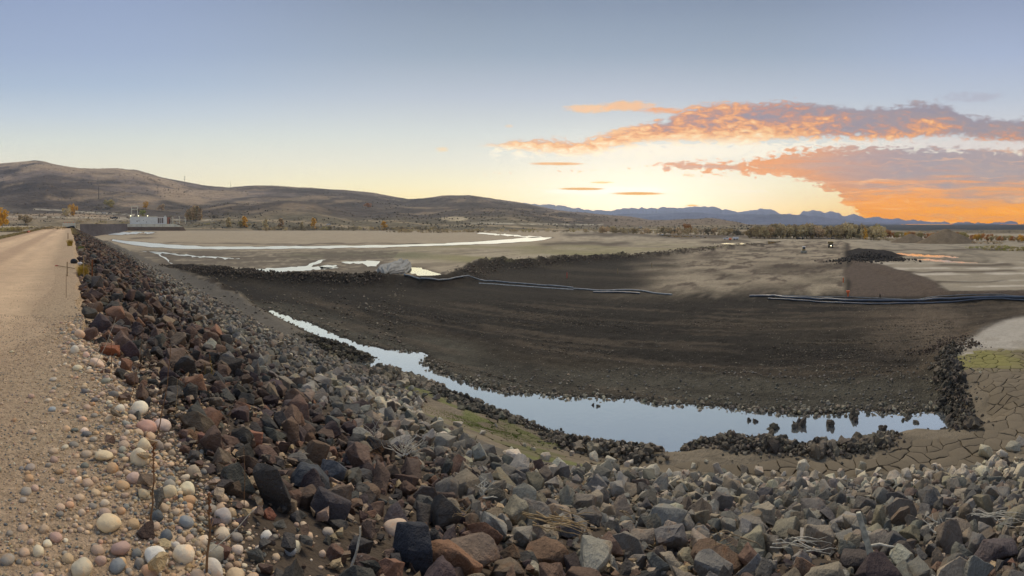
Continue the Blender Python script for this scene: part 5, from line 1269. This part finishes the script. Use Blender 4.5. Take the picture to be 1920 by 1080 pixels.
row(34, 1652, 1935, 449, 11, 17, ('round',), 'oobyts', 'low autumn tree in the line behind the gravel mound', 'autumn trees along the right skyline', (.8, 1.3), pyf=lambda x: 446+(x-1652)*.03)
row(34, 1130, 1405, 440, 9, 17, ('round', 'shrub'), 'btbpk', 'bare scrub tree in the pale scrub belt', 'scrub trees of the pale belt', (.8, 1.4), pyf=lambda x: 437+(x-1130)*.022)
row(44, 482, 830, 432, 5, 10, ('shrub',), 'kskbkt', 'shrub along the far shore', 'shrubs along the far shore', (1.0, 1.8))
row(18, 740, 895, 436, 5, 8, ('shrub',), 'bkbt', 'willow bush on the inner far bank', 'willow bushes on the inner bank', (1.3, 2.4), pyf=lambda x: 436)
row(14, 900, 1130, 435.5, 4, 9, ('shrub',), 'bskt', 'bush below the brown hill', 'bushes below the brown hill', (1.2, 2.2))
row(14, 1640, 1745, 455, 4, 7, ('shrub',), 'kbk', 'dark red-brown bush at the foot of the right trees', 'low bushes at the foot of the right trees', (1.5, 2.4), pyf=lambda x: 451+(x-1640)*.04)
row(14, 1745, 1880, 458, 4, 8, ('shrub',), 'kbp', 'brown bush at the foot of the gravel mound', 'low bushes before the gravel mound', (1.5, 2.4), pyf=lambda x: 455+(x-1745)*.02)
row(8, 1862, 1940, 470, 9, 13, ('shrub',), 'ssgs', 'olive bush in the green clump at the right edge', 'olive bushes at the right edge', (1.3, 2.0))
row(4, 1815, 1842, 466, 4, 6, ('shrub',), 'gs', 'low green bush left of the olive clump', 'small green bushes on the right flats', (1.4, 2.2))
row(10, 0, 40, 434, 7, 12, ('shrub',), 'kssb', 'bush below the road at the left edge', 'bushes below the dam road', (1.2, 2.0))
row(12, 40, 118, 430, 5, 9, ('shrub',), 'skb', 'bush on the dry grass left of the road end', 'bushes beside the road end', (1.2, 2.0))
row(20, 10, 420, 405, 2.5, 6, ('shrub',), 'kk', 'dark bush dotted over the lower hillside', 'bushes dotted over the hillside', (1.5, 2.8), pyf=lambda x: 392+22*((x*.37) % 1))
row(22, 150, 480, 425, 3, 6, ('shrub',), 'kbs', 'low bush on the land behind the intake', 'bushes on the land behind the intake', (1.4, 2.4), pyf=lambda x: 414+10*((x*.53) % 1))
# scrub dotted over the slopes, far too much to count
def scrub():
    n = 9000; a = az(rng.uniform(-60, 1430, n)); D = 560+1500*rng.random(n)**1.5; X = D*np.sin(a); Y = D*np.cos(a); keep = fbm(X, Y, 120, 3) > -.12+.35*(rng.random(n)-.5); X = X[keep]; Y = Y[keep]; z = ground(X, Y); h = Heap()
    for x, y, zz in zip(X, Y, z):
        s = rng.uniform(.7, 1.9)*(1+math.hypot(x, y)/2500); V, T = stone_mesh(LO[rng.integers(len(LO))], s, (1.5, 1.5, .7)); h.add(V+np.array([x, y, zz+s*.15]), T, jit(L(('635c4c', '6c6453', '554e42', '766b57')[rng.integers(4)], 1.15), .15))
    h.build('hillside_scrub', M_hill, False)
scrub()
# gravel mound
s_ = Site(1765, 456)
def mound():
    r = s_; D = r.D; V = []; C = []; n = 48; m = 14; R = 42*r.s
    for (cx, top, rr_, nm, lab) in ((1775, 429, 42, 'gravel_mound', 'tall grey-brown gravel mound before the blue foothills'), (1708, 438, 30, 'gravel_mound', 'lower brown gravel mound left of the tall one')):
        q = Site(cx, 456, D+ (0 if cx == 1775 else 12)); V = []; C = []; H = (456-top)*q.s; R = rr_*q.s
        for j in range(m):
            t = j/(m-1)
            for i in range(n):
                a = 2*math.pi*i/n; x = R*1.45*t*math.cos(a); y = R*1.2*t*math.sin(a); z = H*max(0, 1-t**1.15)+H*.09*float(vn(np.array(x*.35+cx), np.array(y*.35)))*(t > 0)*(1-t*.5)
                V.append((x, y, z-.2*t)); C.append(L('7a6a58', 1.1)*(1+.18*float(vn(np.array(x*.6), np.array(z*.8)))))
        idx = np.arange(n*m).reshape(m, n); Q = np.stack([idx[:-1], idx[1:], np.roll(idx[1:], -1, 1), np.roll(idx[:-1], -1, 1)], -1).reshape(-1, 4)
        o = link(nm, mesh_np(nm, np.array(V), Q, np.array(C)), M_exc); o.location = q.o; o.rotation_euler = (0, 0, q.rz); tag(o, lab, 'mound')
mound()

# ---- pipes across the excavation
def path(pts, lift, dm=400): return [hit(a, b_, dm)[0]+Vector((0, 0, lift)) for a, b_ in pts]
def smooth_path(P, k=6):
    out = []
    for i in range(len(P)-1):
        p0, p1, p2, p3 = P[max(i-1, 0)], P[i], P[i+1], P[min(i+2, len(P)-1)]
        for j in range(k):
            t = j/k; out.append(.5*((2*p1)+(p2-p0)*t+(2*p0-5*p1+4*p2-p3)*t*t+(3*p1-p0-3*p2+p3)*t**3))
    return out+[P[-1]]
def settle(P, lift):
    z = ground(np.array([p.x for p in P]), np.array([p.y for p in P])); 
    zz = [float(v) for v in z]; return [Vector((p.x, p.y, max(zz[max(0, i-1):i+2])+lift)) for i, p in enumerate(P)]
M_hose = simple('black_poly_pipe', L('3a4250', 1.0), .28, var=.25, scale=1.2, spec=.9)
M_hose2 = simple('grey_flat_hose', L('777b80', 1.0), .45, var=.3, scale=1.5, spec=.5)
def pipe(name, pts, rad, mat, label, cat='pipe', off=(0, 0)):
    P = settle(smooth_path([p+Vector((off[0], off[1], 0)) for p in path(pts, 0)]), rad*.7); c = P[0].copy()
    m = MB().tube([p-c for p in P], rad, 10); o = m.build(name, mat, None, True); o.location = c; return tag(o, label, cat)
RP = [(1405, 557), (1440, 557), (1475, 560), (1540, 564), (1600, 566), (1700, 566), (1800, 564), (1920, 561), (2060, 560)]
pipe('pipe', RP, .16, M_hose, 'thick blue-black pipe lying across the right of the dark floor')
pipe('pipe', [(a, b_+4.0) for a, b_ in RP[1:]], .10, M_hose, 'thinner black pipe lying along the near side of the thick one')
pipe('pipe', [(1408, 555), (1440, 554), (1520, 557.5), (1640, 560), (1760, 560), (1900, 558), (2060, 557)], .045, M_hose2, 'thin pale grey line behind the thick blue-black pipe')
LP = [(758, 517), (775, 522), (800, 525), (830, 526.5), (900, 528), (960, 532), (1020, 536.5), (1075, 541)]
pipe('hose', LP, .12, M_hose2, 'grey hose running from the tarp-covered berm towards the dark floor', 'hose')
pipe('hose', [(898, 532), (960, 536), (1020, 540), (1075, 543.5)], .06, simple('white_hose', L('b5b6b8', 1.1), .5), 'thin whitish hose on the near side of the grey hose', 'hose')
pipe('hose', [(1075, 543), (1105, 545), (1130, 546.5), (1180, 545), (1205, 547), (1225, 551), (1260, 554)], .12, M_hose2, 'twisted grey hose end lying on the dark earth', 'hose')
pipe('hose', [(1112, 549), (1150, 549.5), (1200, 551.5)], .12, M_hose, 'short dark hose beside the twisted grey hose', 'hose')

# ---- tarp over the small berm
def tarp():
    a = hit(736, 516, 200)[0]; b_ = plane_pts([(745, 494)], 8.3)[0]; b_ = Vector((b_[0], b_[1], a.z+.2)); ax = (b_-a); Ln = ax.length; ax.normalize(); rt = Vector((ax.y, -ax.x, 0))
    n, m = 90, 120; V = []; C = []
    for i in range(n):
        t = i/(n-1); hw = (2.1+.5*math.sin(t*5))*(1.0)*(.25+.75*min(1, t*6)); ht = 1.05*math.sin(math.pi*min(1, .015+t*.98))**.5
        for j in range(m):
            u = j/(m-1)*2-1; ph = u*math.pi*.55; wr = .24*(abs(math.sin(u*6.5+t*3.2+.5*math.sin(t*6)))-.5)+.12*(abs(math.sin(u*15-t*5))-.5)+.10*math.sin(t*9+u*2)+.04*float(vn(np.array(t*14.+u*4), np.array(u*4.-t*5))); x = hw*math.sin(ph)*(1+wr*.35); z = ht*math.cos(ph)+wr*(.5+1.1*math.cos(ph)); p = a+ax*(t*Ln+.25*math.sin(u*4+t*6))+rt*(x+1.1*math.sin(t*2.6-1.0)); V.append((p.x-a.x, p.y-a.y, z-.1))
            C.append(L('6d6c6a', 1.15)*(1+.0*wr+.25*float(vn(np.array(t*30.+u*9), np.array(u*2.)))+.1*float(vn(np.array(t*9.), np.array(u*3.)))))
    idx = np.arange(n*m).reshape(n, m); Q = np.stack([idx[:-1, :-1], idx[:-1, 1:], idx[1:, 1:], idx[1:, :-1]], -1).reshape(-1, 4)
    o = link('tarpaulin', mesh_np('tarpaulin', np.array(V), Q, np.clip(np.array(C), .01, 1)), mat_ground('woven_tarp', 4, 30, .12, [(10, .01)], .6, .4)); o.location = a
    tag(o, 'wrinkled blue-grey tarp draped over a small berm between the puddles', 'tarp')
tarp()

# ---- things at the far end of the road
s_ = Site(130, 428, 150); r = s_.root('barrier_block'); tag(r, 'three concrete blocks with a black tarp bundle closing the dam road', 'barrier')
for i, (x0, x1) in enumerate(((117.2, 125.3), (125.5, 133.6), (133.8, 141.5))): m_ = MB(); s_.bx(m_, x0, x1, 418.4, 426.5, 0, 1.0); m_.build('block', M_conc, r, bevel=.04)
o = MB().tube([(s_.x(116), -.8, .12), (s_.x(120), -.9, .25), (s_.x(126), -.8, .22), (s_.x(132), -.9, .34), (s_.x(138), -.8, .42), (s_.x(140.5), -.8, .2)], [.1, .22, .2, .3, .4, .1], 8).build('tarp_bundle', M_black, r, True)
for i, x_ in enumerate((121.5, 126.5, 131, 138)):
    q = Site(x_, 418.4, 150); rr_ = q.root('marker_cone'); tag(rr_, f'tiny orange marker on the concrete blocks, {nth(i, 4)}', 'marker', 'orange markers on the blocks'); MB().tube([(0, .5, 0), (0, .5, .35)], [.12, .03], 8).build('cone', M_orange, rr_); MB().box(-.15, .15, .35, .65, 0, .04).build('cone_base', M_black, rr_)
def board(px0, py0, px1, py1):
    a = hit(px0, py0, 300)[0]; c = hit(px1, py1, 300)[0]; d = c-a; n = 6; r = empty('barricade_board', a, 0, label='red and white striped barricade board lying beside the dam road', cat='barricade')
    for i in range(n):
        p = d*(i/n); q = d*((i+1)/n); MB().tube([p+Vector((0, 0, .22)), q+Vector((0, 0, .22))], .13, 4).build('stripe', M_red if i % 2 == 0 else M_white, r)
board(52, 437, 74, 430)
# stakes
def stake(px, yb, yt, rad, mat, lab, lean=(0, 0), cap=None, name='stake', n=6):
    p, D = hit(px, yb, 300); h_ = (yb-yt)*D/F; r = empty(name, p-Vector((0, 0, .05)), 0, label=lab, cat='stake')
    MB().tube([(0, 0, 0), (lean[0]*h_*.5, lean[1]*h_*.5, h_*.52), (lean[0]*h_, lean[1]*h_, h_+.05)], [rad, rad, rad*.9], n).build('shaft', mat, r)
    if cap: MB().box(lean[0]*h_-rad*2.2, lean[0]*h_+rad*2.2, -rad*2, rad*2, h_*.8, h_+.04).build('flagging', cap, r)
    return r
stake(126, 518, 491, .02, M_wood, 'short wooden stake at the road edge before the yellow bush'); stake(173, 536, 487, .026, M_rust, 'rusty steel post behind the yellow bush')
stake(157, 522, 480, .016, M_straw, 'thin pale stake just left of the rusty post'); stake(127.5, 448, 437, .05, M_wood, 'slim wooden stake at the far road shoulder'); stake(124, 558, 514, .005, M_stem, 'hair-thin dry stalk at the road edge below the wooden stake')
stake(1590, 557, 545, .10, M_orange, 'orange survey stake behind the thick blue-black pipe', cap=M_orange); stake(1063, 522, 511, .10, M_red, 'faded red survey stake below the long dark bank')
stake(1158, 513, 504, .09, M_wood, 'wooden survey stake below the dark bank, middle of three'); stake(1222, 501, 493, .09, M_wood, 'wooden survey stake below the dark bank, farthest from camera'); stake(1581, 530, 521, .08, M_orange, 'small orange stake on the causeway edge')
stake(1650, 560, 552, .08, M_pole, 'small dark stake on the brown strip behind the pipe')
s_ = Site(108, 501, None); a = hit(108, 500, 60)[0]; c = hit(140, 506, 60)[0]; r = empty('survey_lath', a, 0, label='fallen wooden lath with pink flagging on the road edge', cat='lath')
MB().tube([Vector((0, 0, .04)), (c-a)+Vector((0, 0, .05))], .018, 4).build('lath', M_wood, r); MB().box(-.12, .08, -.03, .03, .02, .06, .5, .5).build('flagging', M_red, r)
def bag(px, py, w, mat, lab, nm='rubber_sack'):
    p, D = hit(px, py, 60); s = w/F*D; V, T = stone_mesh(CH[3], s, (1, .8, .75), np.eye(3)); o = link(nm, mesh_np(nm, V, T, np.broadcast_to((.6, .58, .55), (len(V), 3)), True), mat); o.location = p+Vector((0, 0, s*.25)); tag(o, lab, 'sack' if 'sack' in nm else 'stone')
bag(139, 494, 15, M_black, 'black sack lying beside the yellow bush'); bag(150, 499, 13, M_cob, 'white boulder between the black sack and the yellow bush', 'white_stone')

# ---- tufts, weeds, sticks
def blades(n, h, spread, r0, droop, seedv, w=.006):
    rr_ = np.random.default_rng(seedv); m = MB()
    for i in range(n):
        a = rr_.uniform(0, 6.28); q = rr_.uniform(0, 1)**.5; base = Vector((math.cos(a)*q*spread*.5, math.sin(a)*q*spread*.5, 0)); hh = h*rr_.uniform(.55, 1); out = Vector((math.cos(a), math.sin(a), 0))*droop*hh*rr_.uniform(.2, 1)
        p = [base, base+out*.3+Vector((0, 0, hh*.55)), base+out+Vector((0, 0, hh))]; s = Vector((-math.sin(a), math.cos(a), 0))*w
        m.add([p[0]-s, p[0]+s, p[1]+s*.8, p[1]-s*.8, p[2]], [(0, 1, 2, 3), (3, 2, 4)])
    return m
M_grassy = simple('yellow_grass', L('a48a3c', 1.1), .9, var=.35, scale=9); M_green = simple('green_weed', L('74803a', 1.0), .9, var=.3, scale=9); M_dry = simple('dry_grass', L('9c8a62', 1.1), .9, var=.3, scale=5); M_sage = simple('sage_grass', L('6f6e50', 1.1), .9, var=.3, scale=4)
def tuft(px, py, w, h, mat, lab, n=260, cat='bush', nm='grass_tuft', grp=None, droop=.5):
    p, D = hit(px, py, 300); o = blades(n, h/F*D, w/F*D*.6, 0, droop, int(px*7+py), max(.004, .5/F*D*.5)).build(nm, mat); o.location = p-Vector((0, 0, .03)); return tag(o, lab, cat, grp)
tuft(155, 520, 34, 30, M_grassy, 'yellow flowering bush at the road shoulder by the rusty post', 420); tuft(131, 461, 16, 15, M_grassy, 'yellow-green tuft at the road edge farther off'); tuft(152, 473, 16, 14, M_green, 'green tuft at the top of the rocks'); tuft(172, 442, 14, 10, M_grassy, 'small yellow tuft on the crest near the road end'); tuft(160, 436, 12, 9, M_dry, 'dry tan tuft on the crest near the road end')
tuft(352, 700, 20, 24, M_green, 'small green plant among the brown boulders', 60, 'weed'); tuft(328, 665, 10, 8, M_green, 'tiny green sprig left of the green plant', 20, 'weed')
for i, (px, py, w, h) in enumerate(((1714, 917, 20, 9), (1650, 924, 16, 8), (1538, 930, 14, 8), (1135, 915, 12, 16), (1028, 880, 14, 6), (1096, 886, 10, 5), (1748, 909, 14, 5), (1370, 925, 12, 8), (1330, 918, 14, 7), (1650, 1000, 12, 10), (1900, 872, 30, 6), (1860, 883, 24, 6), (1060, 938, 12, 8), (993, 845, 12, 6))):
    tuft(px, py, w, h, M_green, f'green weed tuft at the mud edge, {["under the pale rocks","beside the pale cluster","before the wide pale rock","behind the slate slab","near the pyramid rock","at the green mud rim","left of the right-hand rocks","under the large pale rocks","left of the large pale rocks","between boulders above the driftwood","at the far right rocks","below the far right rocks","between two grey blocks","on the cracked mud at the left"][i]}', 70, 'weed', 'weed_tuft', 'green weeds along the mud edge', 1.0)
def grassy(name, n, region, mat, h, w):
    m = MB(); P = []
    for _ in range(n): P.append(region())
    z = ground(np.array([p[0] for p in P]), np.array([p[1] for p in P])); V = []; T = []
    for k, ((x, y), zz) in enumerate(zip(P, z)):
        a = rng.uniform(0, 6.28); dx, dy = math.cos(a)*w, math.sin(a)*w; l = rng.uniform(-.4, .4, 2)*h; hh = h*rng.uniform(.4, 1.1)
        V += [(x-dx, y-dy, zz-.02), (x+dx, y+dy, zz-.02), (x+l[0], y+l[1], zz+hh)]; T.append((3*k, 3*k+1, 3*k+2))
    me = mesh_np(name, np.array(V), np.array(T), None, False); tag(link(name, me, mat), kind='stuff')
grassy('shoulder_grass', 26000, lambda: (-6.9-abs(rng.normal(0, 2.2)), rng.uniform(12, 210)), M_dry, .34, .05)
grassy('shoulder_grass', 12000, lambda: (-7.4-abs(rng.normal(0, 3.0)), rng.uniform(12, 180)), M_sage, .4, .06)
grassy('crest_grass', 5000, lambda: (xshoulder(90)+abs(rng.normal(0, .8)), rng.uniform(70, 212)), M_dry, .45, .05)
grassy('mud_moss', 5000, lambda: tuple(plane_pts([(rng.normal(930, 60), rng.normal(815, 22))], 8.3)[0]), M_green, .035, .02)
def stalk(px0, py0, px1, py1, rad, mat, lab, seeds=0, bend=.1, nm='weed_stalk', cat='weed', twigs=5, D=None):
    p, D0 = hit(px0, py0, 60); D = D or D0; x1, z1 = None, None
    a1 = float(az(px1)); q = Vector((D0*math.sin(a1), D0*math.cos(a1), -(py1-YH)/F*D0)); d = q-p; r = empty(nm, p-Vector((0, 0, .02)), 0, label=lab, cat=cat)
    side = Vector((d.z, 0, -d.x)).normalized()*d.length*bend if abs(d.x)+abs(d.z) > 0 else Vector((.01, 0, 0))
    P = [d*t+side*math.sin(math.pi*t)+Vector((rng.normal(0, .004), rng.normal(0, .004), 0)) for t in np.linspace(0, 1, 8)]
    MB().tube(P, [rad*(1-.55*t) for t in np.linspace(0, 1, 8)], 6).build('stem', mat, r, True)
    for k in range(twigs):
        m = MB(); t = rng.uniform(.3, .95); s = P[int(t*7)]; e = s+Vector((rng.normal(0, .5), rng.normal(0, .5), rng.uniform(.3, 1))).normalized()*d.length*rng.uniform(.05, .14); m.tube([s, e], [rad*.5, rad*.2], 4, False); m.build('twig', mat, r)
    if seeds:
        h = Heap()
        for k in range(seeds):
            t = 1-abs(rng.normal(0, .16)); i = min(6, max(0, int(t*7))); s = P[i].lerp(P[i+1], (t*7) % 1 if 0 < t < 1 else 0)
            V, T = stone_mesh(CL[k % len(CL)], rad*rng.uniform(1.0, 2.0), (1, 1, 1.3)); h.add(V+np.array(s)+rng.normal(0, rad*.8, 3), T, (1, 1, 1))
        o = h.build('seed_head', M_rust, True); o.parent = r; del o['kind'] 
    return r
stalk(293, 815, 320, 640, .0055, M_stem, 'tallest thick dry stalk rising from the cream slab', 0, .03, twigs=3); stalk(283, 985, 287, 825, .006, M_stem, 'red-brown seeded stalk among the cobbles', 40, .01)
stalk(388, 1078, 392, 915, .007, M_stem, 'dry twiggy weed by the bottom edge slab', 26, .02, twigs=12); stalk(243, 750, 268, 615, .004, M_stem, 'thin stalk left of the tallest one', 0, .02, twigs=2)
stalk(252, 655, 253, 628, .007, M_rust, 'short rust-coloured dock stalk above the rust boulder', 26, .0, twigs=0); stalk(208, 690, 209, 625, .005, M_rust, 'rust-coloured dock stalk on the left of the pair', 22, .0, twigs=0)
stalk(170, 695, 218, 590, .004, M_bleach, 'pale bent stalk leaning over the shoulder cobbles', 0, .04, twigs=2); stalk(396, 720, 392, 660, .006, M_grassy, 'mustard-yellow seeded weed between brown boulders', 60, .05, twigs=10)
stalk(383, 712, 384, 680, .004, M_grassy, 'smaller mustard weed beside the tall mustard one', 30, .05, twigs=6); stalk(322, 790, 332, 705, .003, M_straw, 'thin straw stem right of the tallest stalk', 0, .05, twigs=4)
stalk(655, 1079, 677, 982, .011, M_bleach, 'thin pale pole leaning over the bottom rocks', 0, .02, twigs=0, nm='thin_pole', cat='pole'); stalk(455, 960, 458, 830, .003, M_stem, 'dark thin weed stem beside the tall rust block', 0, .02, twigs=2)
stalk(372, 1045, 480, 945, .003, M_bleach, 'long thin pale stem lying over the reddish slab', 0, .03, twigs=0, nm='fallen_stem', cat='stem'); stalk(122, 745, 140, 705, .003, M_straw, 'tan straw stem standing on the gravel', 0, .1, twigs=4); stalk(437, 720, 415, 765, .002, M_bleach, 'short pale stem between brown rocks', 0, .1, twigs=1, nm='fallen_stem', cat='stem')
def brush(px, py, w, h, n, mat, lab, rad=.006, up=1.0, flat=False, nm='twig_clump', cat='twigs', ang=None, lift=.22):
    p, D = hit(px, py, 60); k = D/F; r = empty(nm, p+Vector((0, 0, lift)), -float(az(px)), label=lab, cat=cat)
    for i in range(n):
        if flat:
            x0 = rng.uniform(-.5, .1)*w*k; ln = rng.uniform(.3, .7)*w*k; a = (ang or 0)+rng.normal(0, .16); y0 = rng.normal(0, .10)*w*k
            P = [Vector((x0+ln*t*math.cos(a), y0+rng.normal(0, .01)-.35*x0, (h*k*.5 if True else 0)*(rng.random()*.3)+ -math.sin(a)*ln*t*.5+.02*math.sin(t*3+i))) for t in (0, .25, .5, .75, 1)]
        else:
            a = rng.uniform(-1.2, 1.2); ln = h*k*rng.uniform(.5, 1.1); b0 = Vector((rng.normal(0, .06)*w*k, rng.normal(0, .05), 0)); d = Vector((math.sin(a)*w/h, rng.normal(0, .4), math.cos(a)*up)).normalized()
            P = [b0, b0+d*ln*.35+Vector((rng.normal(0, .02), 0, 0)), b0+d*ln*.7+Vector((rng.normal(0, .03), 0, rng.normal(0, .02))), b0+d*ln+Vector((rng.normal(0, .03), 0, 0))]
        MB().tube(P, [rad*(1-.7*j/(len(P)-1)) for j in range(len(P))], 5).build('twig', mat, r, True)
        if not flat and rng.random() < .6: MB().tube([P[1], P[1]+Vector((rng.normal(0, .3), rng.normal(0, .2), rng.uniform(.1, .6))).normalized()*ln*.4], [rad*.5, rad*.2], 4).build('twig', mat, r)
    return r
brush(757, 882, 70, 46, 16, M_bleach, 'bleached white twig clump among the dark rocks', .008); brush(905, 965, 34, 44, 8, M_bleach, 'bleached branched root standing right of the maroon boulder', .011)
brush(700, 845, 40, 30, 8, M_bleach, 'small grey twigs between rocks above the leaning slab', .005); brush(715, 880, 34, 42, 14, M_stem, 'dry reddish weed clump left of the bleached twigs', .003)
brush(1040, 1020, 150, 60, 22, M_straw, 'washed-up bundle of long pale twigs on the orange-brown rock', .007, flat=True, nm='twig_bundle', ang=.42); brush(1865, 1005, 90, 24, 22, M_bleach, 'heap of straw and reeds caught on rocks at the right edge', .005, flat=True, nm='straw_heap', cat='straw', ang=.1)
brush(1182, 1000, 80, 40, 2, M_wood, 'lone stick lying across the dusty blocks', .012, flat=True, nm='stick', ang=.55); brush(1385, 1055, 80, 40, 2, M_wood, 'brown stick lying right of the bent grass stalks', .011, flat=True, nm='stick', ang=.45)
brush(1350, 1062, 44, 50, 6, M_straw, 'bent pale grass stalks near the bottom edge', .004); brush(1500, 1065, 120, 50, 12, M_bleach, 'curling pale roots left of the driftwood plank', .006, flat=True, nm='root_tangle', ang=.3); brush(1760, 1030, 60, 44, 7, M_bleach, 'broken pale branch right of the driftwood plank', .012)
brush(870, 1010, 30, 24, 6, M_straw, 'few dry straws between the maroon rocks', .003)
def plank():
    p, D = hit(1634, 1064, 60); k = D/F; r = empty('driftwood_plank', p*.97+Vector((0, 0, .10)), -float(az(1632)), label='split grey driftwood plank standing upright among the rocks', cat='driftwood')
    d = Vector((-24*k, .06, 74*k)); m = MB(); n = 9
    for i in range(n):
        t = i/(n-1); c = d*t; w = .034*(1-.25*t)*(1+.12*math.sin(i*2.1)); th = .014
        m.V += [tuple(c+Vector((-w, -th, 0))), tuple(c+Vector((w, -th*1.2, .01))), tuple(c+Vector((w*.9, th, .01))), tuple(c+Vector((-w*.9, th, 0)))]
    for i in range(n-1):
        for j in range(4): m.F.append((i*4+j, i*4+(j+1) % 4, (i+1)*4+(j+1) % 4, (i+1)*4+j))
    m.F += [(3, 2, 1, 0), tuple((n-1)*4+j for j in range(4))]; m.build('plank', simple('grey_driftwood', L('c0b7a4', 1.1), .85, var=.3, scale=14, bump=.006), r)
    MB().tube([(0, .02, .1), (.08, .0, .13), (.17, -.02, .12), (.24, 0, .10)], [.014, .013, .011, .005], 8).build('side_branch', M_bleach, r, True)
    MB().tube([(0, 0, -.08), (.02, -.01, .0), (.0, 0, .05)], [.025, .034, .025], 8).build('knot', M_wood, r, True)
plank()
